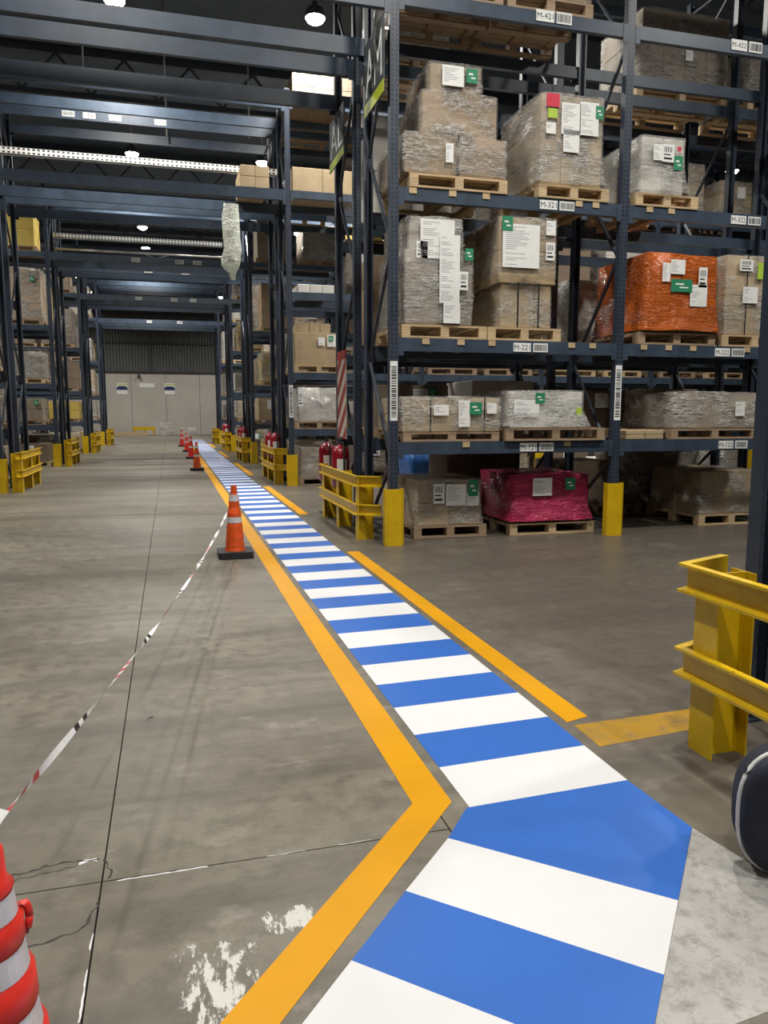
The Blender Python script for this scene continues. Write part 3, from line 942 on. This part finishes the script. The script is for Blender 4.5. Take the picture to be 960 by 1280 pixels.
# top shelf, far side
pallet(6.50, 10.12, LV[4], 1.5, 1.1, 'pale pallet seen from below on top shelf, right bay', True)
load('big wrapped carton block on top shelf at upper right', [(6.55, 7.98, 10.12, 11.2, 6.08, 7.12)], [(4, 2, 3)], CARDG, FILM, 31, [(7.3, 6.55, .12, .14, 'paper')], flare=0.02, amp=0.02)

# --- the rest of the racks, filled by rule ---
CM = [CARD, CARDG, CARDT, CARDW, CARDD, CARD, CARDG]
CN = {'cardboard': 'brown', 'cardboard_grey': 'grey-brown', 'cardboard_tan': 'tan', 'white_carton': 'whitish', 'cardboard_dark': 'dark brown', 'yellow_carton': 'yellow'}
LVN = ['floor', 'first shelf', 'second shelf', 'third shelf', 'fourth shelf', 'top shelf']
rnd = random.Random(21)
def fill(r, s, bx0, bx1, bayname, levels, prob, two=True):
    yf = ROWS[r] + OFF[2 * s]
    dep = 1.1
    side = 'near' if s == 0 else 'far'
    W = (bx1 - bx0 - 0.2)
    slots = 2 if two else 1
    for l in levels:
        top = (LV[l + 1] - BH if l < 5 else LV[l] + 1.5) - LV[l] - 0.22
        for q in range(slots):
            if rnd.random() > prob:
                continue
            pw = rnd.uniform(0.95, 1.15)
            cx = bx0 + 0.1 + W * (q + 0.5) / slots + rnd.uniform(-.05, .05)
            px = cx - pw / 2
            hh = min(top - 0.1, rnd.uniform(0.55, 1.0) * (top - 0.05))
            if not in_view(cx, yf + .3, LV[l] + 0.4):
                rnd.random()
                continue
            cm = rnd.choice(CM)
            if r >= 2 and rnd.random() < .12:
                cm = CARDY
            if (r, s, bayname, l) == (2, 0, 'aisle-end right', 2):
                cm = CARDY
            fm = rnd.choice([FILM, FILM, FILMW, None])
            place = ('left' if q == 0 else 'right')
            loc = '%s, %s place, %s bay, %s rack row %s side' % (LVN[l], place, bayname, ORD[r], side)
            loc = loc.replace('place, ', '')
            ph = 0.14
            pallet(px, yf, LV[l] + 0.0, pw, dep, 'wooden pallet, ' + loc, False, rnd.random() < .5, ph)
            g = rnd.choice([(2, 1, 2), (2, 2, 2), (3, 1, 3), (1, 1, 1), (2, 1, 3)])
            dx = rnd.uniform(0, .08)
            lbs = []
            if rnd.random() < .7:
                lbs.append((cx + rnd.uniform(-.2, .2), LV[l] + ph + hh * .7, .22, min(.26, hh * .4), rnd.choice(['paper', 'black', 'paper'])))
            if rnd.random() < .4:
                lbs.append((cx + rnd.uniform(.2, .34), LV[l] + ph + hh * .8, .12, .14, 'green'))
            load('%s %s cartons, %s' % ('film-wrapped' if fm else 'bare', CN[cm.name], loc),
                 [(px + dx, px + pw - dx, yf + .03, yf + dep - .03, LV[l] + ph, LV[l] + ph + hh)], [g], cm, fm, rnd.randrange(9999), lbs, amp=0.015, n=5, flare=.02)
BN = ['aisle-end right', 'second right', 'third right', 'fourth right']
fill(0, 1, RX[0], RX[1], BN[0], [1, 2, 3, 4], 0.75)
fill(0, 1, RX[1], RX[2], BN[1], [1, 2, 3], 0.5)
fill(0, 1, RX[2], RX[3], BN[2], [1, 2, 3, 4], 0.6)
fill(0, 0, RX[2], RX[3], BN[2], [1, 2], 0.6)
for i in range(1, 4):
    fill(1, 0, RX[i], RX[i + 1], BN[i], [0, 1, 2, 3, 4], 0.8)
fill(1, 1, RX[0], RX[1], BN[0], [0, 1, 2, 3, 4, 5], 0.8)
fill(1, 1, RX[1], RX[2], BN[1], [2, 3], 0.6)
for r in (2, 3, 4):
    for i in range(nR[r] - 1):
        fill(r, 0, RX[i], RX[i + 1], BN[i], [0, 1, 2, 3, 4] if i < 2 else [1, 2, 3], 0.85)
    fill(r, 1, RX[0], RX[1], BN[0], [0, 1, 2, 3], 0.8)
LN = ['aisle-end left', 'second left']
for r in (1, 2, 3, 4):
    for i in range(nL[r] - 1):
        fill(r, 0, LX[i + 1], LX[i], LN[i], [0, 1, 2, 3, 4], 0.9)
    if nL[r] > 1:
        fill(r, 1, LX[1], LX[0], LN[0], [0, 1, 2, 3], 0.8)

# second row, aisle end: hand placed
Y2 = ROWS[1]
pallet(2.50, Y2 - .02, LV[2], 1.05, 1.1, 'wooden pallet under the big plain tan box, second row', True)
load('big plain tan carton with small labels, second row second shelf', [(2.52, 3.50, Y2, Y2 + 1.05, LV[2] + .15, LV[2] + .82), (2.62, 3.30, Y2 + .1, Y2 + .9, LV[2] + .82, LV[2] + 1.02)], [(1, 1, 1), (3, 1, 1)], CARDT, None, 41,
     [(3.08, 2.98, .14, .16, 'paper'), (3.30, 3.0, .2, .24, 'paper'), (3.28, 3.04, .1, .12, 'green')], cat='carton', name='carton_load')
pallet(2.50, Y2 - .02, LV[1], 1.05, 1.1, 'blue-edged pallet on first shelf, second row aisle end', False, True)
load('silvery film-wrapped bale on first shelf, second row aisle end', [(2.60, 3.50, Y2, Y2 + 1.05, LV[1] + .15, LV[1] + .85)], [(2, 1, 2)], CARDW, FILMW, 42, [(2.62, 1.8, .1, .3, 'black')], amp=.05)
pallet(2.58, Y2 - .02, 0, 1.05, 1.1, 'dark pallet on the floor, second row aisle end', False, True)
load('grey wrapped cartons on the floor, second row aisle end', [(2.62, 3.50, Y2, Y2 + 1.05, .15, .80)], [(2, 1, 2)], CARDG, FILM, 43)
load('three small white cartons on third shelf, second row', [(2.60, 3.36, Y2 - .03, Y2 + 1.12, LV[3] + .003, LV[3] + .17)], [(3, 1, 1)], CARDW, None, 44, cat='cartons', name='carton_stack')
load('pale carton load on tunnel beams over the aisle, left of post', [(1.5, 2.06, Y2 - .03, Y2 + 1.12, LV[4] + .003, LV[4] + .42)], [(2, 1, 2)], CARDT, None, 45, cat='carton', name='carton_load')
load('wide tan carton load on fourth shelf, second row aisle end', [(2.52, 3.75, Y2 - .03, Y2 + 1.12, LV[4] + .003, LV[4] + .46)], [(2, 1, 1)], CARDT, None, 46, cat='carton', name='carton_load')
load('bare cartons on top shelf, second row aisle end', [(2.54, 3.85, Y2 - .03, Y2 + 1.12, LV[5] + .003, LV[5] + .50)], [(3, 1, 2)], CARDD, None, 47)

# ------------------------------------------------------------------ yellow guards at the row ends
def rail_mesh(path, h, out=1):
    """C-channel swept along a plan path, open side facing outwards"""
    prof = [(0, 0), (.042, 0), (.042, .012), (.008, .018), (.008, h - .018), (.042, h - .012), (.042, h), (0, h)]
    pts = [Vector(p) for p in path]
    mb = MB()
    n = len(prof)
    for k, p in enumerate(pts):
        d0 = (pts[k] - pts[k - 1]).normalized() if k else (pts[1] - pts[0]).normalized()
        d1 = (pts[k + 1] - pts[k]).normalized() if k < len(pts) - 1 else d0
        n0 = Vector((-d0.y, d0.x)); n1 = Vector((-d1.y, d1.x))
        m = (n0 + n1).normalized()
        m = m / max(0.5, m.dot(n0)) * out
        for (a, z) in prof:
            mb.v.append((p.x + m.x * a, p.y + m.y * a, z))
    for k in range(len(pts) - 1):
        for i in range(n):
            j = (i + 1) % n
            mb.f.append((k * n + i, k * n + j, (k + 1) * n + j, (k + 1) * n + i))
            mb.mi.append(0)
    mb.f.append(tuple(range(n))); mb.mi.append(0)
    mb.f.append(tuple(range((len(pts) - 1) * n, len(pts) * n))); mb.mi.append(0)
    return mb.mesh('guard_rail', YELLOW)
def guard(label, x, y0, y1, sgn, far_ret=0.12, near_ret=0.30, ztop=0.77, gap=0.34, dy=0.18, last=0.14):
    """rails on the aisle side of posts; sgn = +1 for racks on the right of the aisle"""
    t = thing('rack_end_guard', (x, (y0 + y1) / 2, 0), label, 'guard rail', 'yellow steel guards at the rack ends')
    s = sgn
    path = [(x + s * near_ret, y0 - dy), (x, y0), (x, y1)]
    if far_ret > 0:
        path.append((x + s * far_ret, y1 + 0.12))
    loc = Vector((x, (y0 + y1) / 2))
    pl = [(a - loc.x, b - loc.y) for a, b in path]
    for z in (ztop - 0.13, ztop - 0.13 - gap):
        put('guard_rail', rail_mesh(pl, 0.13, 1 if s > 0 else -1), (x, loc.y, z), t)
    pm = MB()
    for a in ((-.003, .005, -.075, .075), (.005, .175, -.02, -.012), (.175, .183, -.075, .075)):
        if s > 0:
            pm.box(a[0], a[1], a[2], a[3], 0, ztop - .02)
        else:
            pm.box(-a[1], -a[0], a[2], a[3], 0, ztop - .02)
    pm = pm.mesh('guard_post', YELLOW)
    for yy in (y0 + 0.02, (y0 + y1) / 2, y1 - last):
        put('guard_post', pm, (x + s * 0.004, yy, 0), t)
    return t
GL = ['right-hand yellow guard rail at the nearest rack end, red extinguishers behind', 'right-hand yellow guard rail at the second rack row end', 'right-hand yellow guard rail at the third rack row end',
      'right-hand yellow guard rail at the fourth rack row end', 'right-hand yellow guard rail at the farthest rack row end']
for r, y0 in enumerate(ROWS):
    guard(GL[r], 2.12, y0 + .46, y0 + 2.72, 1, 0.12, 0.26)
    if r > 0:
        guard(GL[r].replace('right-hand', 'left-hand'), -2.74, y0 - .05, y0 + 2.1, -1, 0.12, 0.10, 0.77, 0.34, 0.12)
guard('yellow guard rail in the right foreground beside the walkway', 2.215, 0.45, 2.88, 1, 0.30, 0.30, 0.838, 0.385, 0.18, 0.12)

# ------------------------------------------------------------------ fire extinguishers
ext_body = MB().lathe([(0, 0), (.10, 0), (.125, .03), (.125, .46), (.11, .53), (.06, .57), (.03, .58), (.03, .60), (0, .60)], 20).mesh('cylinder', RED, True)
ext_valve = MB().lathe([(0, .60), (.025, .60), (.025, .66), (0, .66)], 10).box(-.012, .012, -.10, .02, .66, .675).box(-.012, .012, -.10, .02, .685, .70).mesh('valve_handle', BLACK)
ext_hose = MB().tube([(0, -.02, .63), (.02, -.10, .62), (.02, -.145, .52), (.02, -.15, .3), (.02, -.148, .12)], .013, 8).mesh('hose', BLACK, True)
_e = []
for k in range(9):
    a = math.radians(235 + k * 8)
    _e.append((.1262 * math.cos(a), .1262 * math.sin(a)))
mb = MB()
for k in range(8):
    (a, b), (c, d) = _e[k], _e[k + 1]
    mb.add([(a, b, .22), (c, d, .22), (c, d, .40), (a, b, .40)], [(0, 1, 2, 3)])
ext_label = mb.mesh('instruction_label', PAPER)
ext_brk = MB().box(-.02, .02, .124, .15, -.478, .46).box(-.10, .10, -.1, .15, -.48, -.465).mesh('stand', BLACK)
def extinguisher(x, y, z, label):
    t = thing('fire_extinguisher', (x, y, z), label, 'extinguisher', 'red extinguishers at the rack ends')
    put('cylinder', ext_body, (x, y, z), t)
    put('valve_handle', ext_valve, (x, y, z), t)
    put('hose', ext_hose, (x, y, z), t)
    put('instruction_label', ext_label, (x, y, z), t)
    put('stand', ext_brk, (x, y, z), t)
extinguisher(2.27, 11.42, 0.483, 'left red extinguisher above the nearest yellow guard rail')
extinguisher(2.26, 10.42, 0.483, 'right red extinguisher above the nearest yellow guard rail')
for r, nm in ((1, 'second'), (2, 'third'), (3, 'fourth')):
    extinguisher(2.27, ROWS[r] + 1.31, 0.483, 'red extinguisher above the %s yellow guard, nearer of the pair' % nm)
    extinguisher(2.27, ROWS[r] + 2.25, 0.483, 'red extinguisher above the %s yellow guard, farther of the pair' % nm)

# ------------------------------------------------------------------ aisle signs and the striped panel
def aisle_sign(txt, y0, y1, z0, z1, label):
    """hanging plate facing the aisle (-X); the text reads from the far side to the near side"""
    X = 2.30
    t = thing('aisle_sign', (X, (y0 + y1) / 2, z0), label, 'sign')
    wd, ht = y1 - y0, z1 - z0
    put('sign_board', MB().box(-.006, .006, -wd / 2, wd / 2, 0, ht).mesh('sign_board', SIGNBG), (X, (y0 + y1) / 2, z0), t)
    put('lime_stripe', MB().box(-.0085, -.006, -wd / 2, wd / 2, 0, ht * .17).mesh('lime_stripe', LIME), (X, (y0 + y1) / 2, z0), t)
    vs, fs, tw, th = text_geom(txt, 1.0)
    sz = ht * .60 / th
    sy = wd * .84 / tw
    oy = wd * .42
    put('lettering', MB().add([(-.0085, oy - a * sy, ht * .25 + b * sz) for a, b in vs], fs).mesh('lettering', WHITEPLATE), (X, (y0 + y1) / 2, z0), t)
    for yy in (y0 + .1, y1 - .1):
        put('bracket', MB().box(-.0, .078, -.015, .015, -.03, 0.0).mesh('bracket', GALV), (X, yy, z1 - .1), t)
aisle_sign('AM', 8.30, 9.12, 4.88, 5.66, 'larger hanging aisle sign reading AM with lime stripe')
aisle_sign('AL', 10.25, 11.15, 4.85, 5.50, 'smaller hanging aisle sign reading AL with lime stripe')
for r in (1, 2):
    pass
# red and white hazard panel on the nearest rack end
t = thing('hazard_panel', (2.36, 10.72, 1.15), 'tall red and white striped panel above the extinguishers', 'panel')
hp = MB()
y0, y1, z0, z1 = -.27, .27, 0, 1.10
put('panel_board', MB().box(-.012, .0, y0, y1, z0, z1).mesh('panel_board', DINGY), (2.36, 10.72, 1.15), t)
put('panel_header', MB().box(-.016, .0, y0, y1, z1, z1 + .12).mesh('panel_header', DULLRED), (2.36, 10.72, 1.15), t)
k = -1.0
while k < 1.2:
    poly = []
    zl, zr = k, k + .42                       # stripe rises towards the near edge
    pts = [(y1, zl), (y0, zr), (y0, zr + .16), (y1, zl + .16)]
    def clip(ps, lim, sgn):
        out = []
        for i in range(len(ps)):
            a, b = ps[i], ps[(i + 1) % len(ps)]
            ia, ib = sgn * (a[1] - lim) >= 0, sgn * (b[1] - lim) >= 0
            if ia:
                out.append(a)
            if ia != ib:
                f = (lim - a[1]) / (b[1] - a[1])
                out.append((a[0] + (b[0] - a[0]) * f, lim))
        return out
    ps = clip(clip(pts, z0, 1), z1, -1)
    if len(ps) >= 3:
        put('red_stripe', MB().add([(-.0135, p, q) for p, q in ps], [tuple(range(len(ps)))]).mesh('red_stripe', DULLRED), (2.36, 10.72, 1.15), t)
    k += .31

# ------------------------------------------------------------------ floor markings
wk = thing('painted_walkway', (1.41, 2.59, 0), 'blue and white striped pedestrian walkway painted along the floor', 'walkway')
S0, DS, XL, XR = 2.592, 0.3467, 1.058, 1.768
TH = 0.0016
n = int((46 - S0) / DS)
strip = {c: MB().prism([(XL - 1.41, 0), (XR - 1.41, .032), (XR - 1.41, DS + .032), (XL - 1.41, DS)], 0, TH).mesh('stripe', m) for c, m in ((0, P_WHITE), (1, P_BLUE))}
for k in range(n):
    put('white_stripe' if k % 2 == 0 else 'blue_stripe', strip[k % 2], (1.41, S0 + k * DS, 0), wk)
def flat(name, poly, mat, parent, th=TH):
    return put(name, MB().prism([(a - WL[parent.name].x, b - WL[parent.name].y) for a, b in poly], 0, th).mesh(name, mat), WL[parent.name], parent)
flat('blue_stripe', [(1.045, 2.590), (0.904, 2.410), (1.470, 1.887), (1.786, 2.238), (1.768, 2.624), (1.058, 2.592)], P_BLUE, wk)
flat('white_stripe', [(0.904, 2.410), (0.669, 2.159), (1.232, 1.623), (1.470, 1.887)], P_WHITE, wk)
flat('blue_stripe', [(0.669, 2.159), (0.433, 1.901), (0.996, 1.361), (1.232, 1.623)], P_BLUE, wk)
flat('white_stripe', [(0.433, 1.901), (0.198, 1.643), (0.761, 1.100), (0.996, 1.361)], P_WHITE, wk)
flat('blue_stripe', [(0.198, 1.643), (-0.037, 1.385), (0.526, 0.84), (0.761, 1.100)], P_BLUE, wk)

def mark(name, poly, mat, label, cat='floor marking', th=TH):
    cx = sum(p[0] for p in poly) / len(poly)
    cy = sum(p[1] for p in poly) / len(poly)
    return tag(put(name, MB().prism([(a - cx, b - cy) for a, b in poly], 0, th).mesh(name, mat), (cx, cy, 0)), label, cat)
mark('yellow_line', [(1.007, 46), (0.860, 46), (0.856, 2.678), (0.069, 1.772), (-.12, 1.555), (.02, 1.512), (0.212, 1.732), (1.007, 2.650)], P_YEL, 'long yellow line bending along the left of the walkway')
for a, b, nm in ((3.25, 8.09, 'nearest yellow dash along the right of the walkway'), (11.3, 15.95, 'second yellow dash along the right of the walkway'), (19.0, 23.8, 'third yellow dash along the right of the walkway'), (27.2, 31.6, 'fourth yellow dash along the right of the walkway'), (35.0, 39.5, 'fifth yellow dash along the right of the walkway')):
    mark('yellow_line', [(1.825, a - .02), (1.96, a + .02), (1.95, b), (1.815, b)], P_YEL, nm)
mark('worn_yellow_line', [(1.83, 2.94), (2.60, 3.02), (2.60, 3.22), (1.84, 3.19)], P_YOLD, 'faded scuffed yellow line crossing to the foreground guard', th=0.0008)
mark('scuffed_white_area', [(1.787, 2.237), (1.84, 1.93), (1.83, 1.5), (1.50, 1.452), (1.2, 1.42), (0.998, 1.361), (1.233, 1.622), (1.471, 1.886)], P_GREYW, 'scuffed grey-white painted floor area right of the walkway', th=0.0010)
def flake(x0, x1, y0, y1, label):
    cx, cy = (x0 + x1) / 2, (y0 + y1) / 2
    tag(put('flaked_white_patch', MB().add([(x0 - cx, y0 - cy, 0), (x1 - cx, y0 - cy, 0), (x1 - cx, y1 - cy, 0), (x0 - cx, y1 - cy, 0)], [(0, 1, 2, 3)]).mesh('flaked_white_patch', FLAKE), (cx, cy, 0.0007)), label, 'floor marking')
flake(-0.06, 0.22, 1.66, 2.14, 'larger remnant of flaked white paint left of the yellow line')
flake(0.18, 0.40, 2.04, 2.21, 'smaller streak of flaked white paint touching the yellow line')

# ------------------------------------------------------------------ traffic cones
def cone_a(x, y, label, mat=CONE_O):
    """orange cone with black square base, two reflective bands"""
    t = thing('traffic_cone', (x, y, 0), label, 'traffic cone', 'orange traffic cones')
    b = .18
    put('base', MB().prism([(-b, -b + .03), (-b + .03, -b), (b - .03, -b), (b, -b + .03), (b, b - .03), (b - .03, b), (-b + .03, b), (-b, b - .03)], 0, .07).mesh('base', BLACK), (x, y, 0), t)
    prof = [(.125, .07), (.118, .10), (.10, .29)]
    put('cone_body', MB().lathe([(.108, .07), (.10, .10), (.082, .33), (.074, .37), (.073, .46), (.056, .53), (.054, .60), (.034, .68), (.030, .755), (.022, .755), (.020, .74)], 24).mesh('cone_body', mat, False), (x, y, 0), t)
    put('reflective_band', MB().lathe([(.0785, .365), (.0705, .46)], 24).mesh('reflective_band', REFLECT), (x, y, 0), t)
    put('reflective_band', MB().lathe([(.0555, .59), (.0465, .66)], 24).mesh('reflective_band', REFLECT), (x, y, 0), t)
cone_a(0.62, 8.14, 'orange traffic cone on black base where the tape ends')
cone_a(0.655, 21.0, 'second orange cone with black base further along the yellow line')
for (x, y, lb) in ((0.65, 26.5, 'nearest of three small red cones far along the aisle'), (0.62, 31.5, 'middle of three small red cones far along the aisle'), (0.50, 36.5, 'farthest of three small red cones along the aisle')):
    cone_a(x, y, lb, CONE_R)
# red delineator cone in the corner of the foreground
NX, NY = -0.385, 1.53
t = thing('traffic_cone', (NX, NY, 0), 'red ribbed cone with silver bands at the lower left corner', 'traffic cone')
b = .20
put('base', MB().prism([(-b, -b), (b, -b), (b, b), (-b, b)], 0, .04).mesh('base', BLACK), (NX, NY, 0), t)
prof = []
rad = lambda z: 0.038 + (0.72 - z) * 0.135
bands = [(.165, .215), (.29, .345), (.42, .475), (.535, .585)]
z = 0.04
pts = [(.165, .04), (.160, .06)]
for (a, c) in bands:
    pts += [(rad(a) + .012, a - .008), (rad(a) + .001, a), (rad(c) + .001, c), (rad(c) + .006, c + .008)]
pts += [(.050, .605), (.047, .665), (.041, .678), (.032, .678), (.028, .65), (.026, .58)]
put('cone_body', MB().lathe(pts, 32).mesh('cone_body', CONE_R, True), (NX, NY, 0), t)
for (a, c) in bands:
    put('reflective_band', MB().lathe([(rad(a) + .003, a + .001), (rad(c) + .003, c - .001)], 32).mesh('reflective_band', REFLECT), (NX, NY, 0), t)
for ang in (0.35, 3.5):
    lx, ly = rad(.50) * math.cos(ang), rad(.50) * math.sin(ang)
    ux, uy = math.cos(ang), math.sin(ang)
    ring_pts = [(lx + ux * .009 * (1 + math.cos(q)), ly + uy * .009 * (1 + math.cos(q)), .505 + .030 * math.sin(q)) for q in [2 * math.pi * i / 14 for i in range(15)]]
    put('side_loop', MB().tube(ring_pts, .008, 6).mesh('side_loop', CONE_R, True), (NX, NY, 0), t)

# warning tape between the two cones
A = Vector((NX + .02, NY + .02, .695))
B = Vector((0.555, 8.10, .50))
mb = MB()
N = 150
for i in range(N + 1):
    f = i / N
    p = A.lerp(B, f)
    p.z -= 0.10 * 4 * f * (1 - f)
    tw = math.sin(f * 23) * 1.3 + f * 9
    hw = 0.011 * (0.55 + 0.45 * abs(math.sin(f * 17 + 1)))
    dv = Vector((math.cos(tw) * .99, -.12, math.sin(tw))) * hw
    mb.v += [tuple(p - dv), tuple(p + dv)]
for i in range(N):
    mb.f.append((2 * i, 2 * i + 1, 2 * i + 3, 2 * i + 2))
    q = i % 24
    mb.mi.append(1 if q in (2, 4, 6) else (2 if q in (14, 16) else 0))
tag(put('warning_tape', mb.mesh('warning_tape', [TAPE_W, TAPE_R, INK]), (0, 0, 0)), 'twisted red and white warning tape stretched between two cones', 'tape')
# knot and loose ends at the corner cone
mb = MB()
for k, (dx, dy, dz) in enumerate(((-.05, -.02, .0), (.02, .03, .03), (-.02, .03, .02))):
    a = A + Vector((0, 0, -.0))
    e = A + Vector((dx, dy, dz))
    mb.v += [tuple(a + Vector((-.008, 0, .005))), tuple(a + Vector((.008, 0, -.005))), tuple(e + Vector((.012, 0, -.006))), tuple(e + Vector((-.012, 0, .006)))]
    mb.f.append((4 * k, 4 * k + 1, 4 * k + 2, 4 * k + 3))
    mb.mi.append(k % 2)
o = bpy.data.objects['warning_tape']
put('tape_end', mb.mesh('tape_end', [TAPE_R, TAPE_W]), (0, 0, 0), o)

# ------------------------------------------------------------------ navy bag at the right edge
bx, by = 1.925, 1.915
t = thing('backpack', (bx, by, 0), 'dark navy cloth bag with light piping at the right edge', 'bag')
Rz = -YAW - 0.15
def bag_outline(k, n=40):
    a = 2 * math.pi * k / n
    c, s = math.cos(a), math.sin(a)
    e = 2.6
    rx, rz = .185, .215
    return (math.copysign(abs(c) ** (2 / e) * rx, c), math.copysign(abs(s) ** (2 / e) * rz, s))
mb = MB()
n = 40
lay = [(-.075, .55), (-.085, .8), (-.07, .96), (-.05, 1.0), (.05, 1.0), (.075, .93), (.09, .6)]
for (yy, sc) in lay:
    for k in range(n):
        u, v = bag_outline(k, n)
        q = mnoise.noise(Vector((u * 9, yy * 9, v * 9))) * .012
        mb.v.append((u * sc, yy + q, v * sc + .222))
for l in range(len(lay) - 1):
    for k in range(n):
        j = (k + 1) % n
        mb.f.append((l * n + k, l * n + j, (l + 1) * n + j, (l + 1) * n + k)); mb.mi.append(0)
mb.f.append(tuple(range(n))); mb.mi.append(0)
mb.f.append(tuple(range((len(lay) - 1) * n, len(lay) * n))); mb.mi.append(0)
put('bag_body', mb.mesh('bag_body', BAGC, True), (bx, by, 0), t, Rz)
pp = [(u * 1.02, -.030, v * 1.0 + .222) for u, v in (bag_outline(k, 40) for k in range(41))]
put('piping', MB().tube(pp, .0075, 8).mesh('piping', PIPING, True), (bx, by, 0), t, Rz)
pk = [(u * .55 + .06, -.095, v * .42 + .16) for u, v in (bag_outline(k, 40) for k in range(41))]
put('pocket_piping', MB().tube(pk, .005, 6).mesh('pocket_piping', PIPING, True), (bx, by, 0), t, Rz)

# ------------------------------------------------------------------ overhead trays and the polythene strip
t = tag(put('cable_tray', MB().box(-2.61, 2.825, -.02, .02, 0, .13).box(-2.61, 2.825, -.02, .10, 0, .01).mesh('cable_tray', PERFG), (-.45, 17.05, 6.50)), 'long perforated pale steel tray crossing high over the aisle', 'tray')
tag(put('cable_tray', MB().box(-2.18, 2.6, -.02, .02, 0, .13).box(-2.18, 2.6, -.02, .10, 0, .01).mesh('cable_tray', PERFG), (-.88, 24.70, 6.54)), 'shorter perforated pale steel tray, further down the aisle', 'tray')
tag(put('overhead_pipe', MB().tube([(-2.185, 0, 0), (2.6, 0, 0)], .035, 8).mesh('overhead_pipe', GALV, True), (-.88, 24.75, 6.24)), 'thin pale pipe just below the shorter perforated tray', 'pipe')
for a_, b_ in (((-2.0, 6.95), (1.0, 7.65)), ((-1.2, 7.62), (0.9, 6.95))):
    put('tunnel_brace', MB().bar((a_[0], 0, a_[1]), (b_[0], 0, b_[1]), .03, .03).mesh('tunnel_brace', GALV), (0, 31.3, 0), racks[(3, 0)][0])
# hanging polythene
prof = [(.0, .14, 0.0), (.0, .15, -.18), (-.01, .17, -.32), (.0, .165, -.62), (.005, .17, -.85), (-.02, .19, -1.05), (-.03, .17, -1.18), (.0, .07, -1.32), (.01, .045, -1.44)]
mb = MB()
n = 16
for (cx, r, z) in prof:
    for k in range(n):
        a = 2 * math.pi * k / n
        q = mnoise.noise(Vector((math.cos(a) * 2, math.sin(a) * 2, z * 3))) * .05
        mb.v.append((cx + (r + q) * math.cos(a), (r * .35 + q * .5) * math.sin(a), z))
for l in range(len(prof) - 1):
    for k in range(n):
        j = (k + 1) % n
        mb.f.append((l * n + k, l * n + j, (l + 1) * n + j, (l + 1) * n + k)); mb.mi.append(0)
tag(put('polythene_strip', mb.mesh('polythene_strip', POLY, True), (1.29, 15.86, 5.56)), 'crumpled milky polythene strip hanging from the tunnel beam', 'plastic sheet')

# ------------------------------------------------------------------ far end of the aisle
def wall_sign(x, z, lb):
    t = thing('wall_notice', (x, WALL_Y - .045, z), lb, 'sign')
    wd, ht = .72, .80
    put('board', MB().box(-wd / 2, wd / 2, -.012, .01, 0, ht).mesh('board', WHITEPLATE), (x, WALL_Y - .045, z), t)
    put('navy_panel', MB().prism([(-wd / 2, .30), (wd / 2, .30), (wd / 2, .46), (wd * .3, .58), (-wd * .3, .58), (-wd / 2, .46)], 0, .004).mesh('navy_panel', NAVYPRINT), (x, WALL_Y - .058, z), t).rotation_euler = (math.pi / 2, 0, 0)
    put('top_band', MB().box(-wd / 2, wd / 2, -.016, -.012, .66, .74).mesh('top_band', LIME), (x, WALL_Y - .045, z), t)
wall_sign(-3.18, 2.86, 'left notice with navy band on the far wall')
wall_sign(0.06, 2.86, 'right notice with navy band on the far wall')
tag(put('wall_plaque', MB().box(-.52, .52, -.02, .01, 0, .30).box(-.45, .45, -.024, -.02, .11, .19).mesh('wall_plaque', WHITEPLATE), (-1.5, WALL_Y - .04, 3.34)), 'long white plaque between two notices on the far wall', 'sign')
tag(put('wall_camera', MB().box(-.08, .08, -.3, 0, 0, .18).box(-.03, .03, -.06, 0, .18, .34).mesh('wall_camera', BLACK), (-2.0, WALL_Y - .03, 4.02)), 'small dark camera high on the far wall', 'camera')
t = thing('yellow_bench', (-1.75, 56.6, 0), 'long yellow low barrier at the foot of the far wall', 'barrier')
put('top_rail', MB().box(-.75, .75, -.1, .1, .34, .58).mesh('top_rail', YELLOW), (-1.75, 56.6, 0), t)
for x in (-.65, 0, .65):
    put('leg', MB().box(x - .06, x + .06, -.08, .08, 0, .34).mesh('leg', YELLOW), (-1.75, 56.6, 0), t)
tag(put('timber_beam', MB().box(-1.5, 1.5, -.1, .1, 0, .22).mesh('timber_beam', WOOD), (-3.0, 56.0, 0)), 'long pale timber lying along the far wall', 'timber')
load('first pale wrapped bundle at the foot of the far wall', [(-.75, .15, 55.9, 56.6, 0, .85)], [(2, 1, 2)], CARDW, FILMW, 61, amp=.03)
load('second pale wrapped bundle at the far wall, nearer the cones', [(.75, 1.75, 55.9, 56.6, 0, .50)], [(2, 1, 1)], CARDW, FILMW, 62, amp=.03)
# blue bag behind the nearest rack
load('bright blue plastic-covered bundle behind the corner post', [(3.82, 4.38, 12.0, 12.7, 0.30, 0.86)], [(1, 1, 1)], CARDD, BLUEFILM, 63, amp=.05, cat='bundle', name='blue_bundle')
pallet(3.74, 11.9, 0.0, 0.9, 0.9, 'pallet under the bright blue bundle', False, True, 0.30)

# thin conduit drops below the roof
for (x, y, zb, lb) in ((0.15, 18.6, 7.6, 'long thin pale rod hanging from the roof over the aisle'), (-1.66, 20.2, 9.45, 'short thin pale rod hanging from the roof, left side'), (2.05, 19.4, 8.0, 'thin pale rod hanging from the roof beside the lamp')):
    tag(put('hanging_rod', MB().tube([(0, 0, 0), (0, 0, ROOF_Z - zb - .005)], .022, 6).mesh('hanging_rod', GALV, True), (x, y, zb)), lb, 'rod')
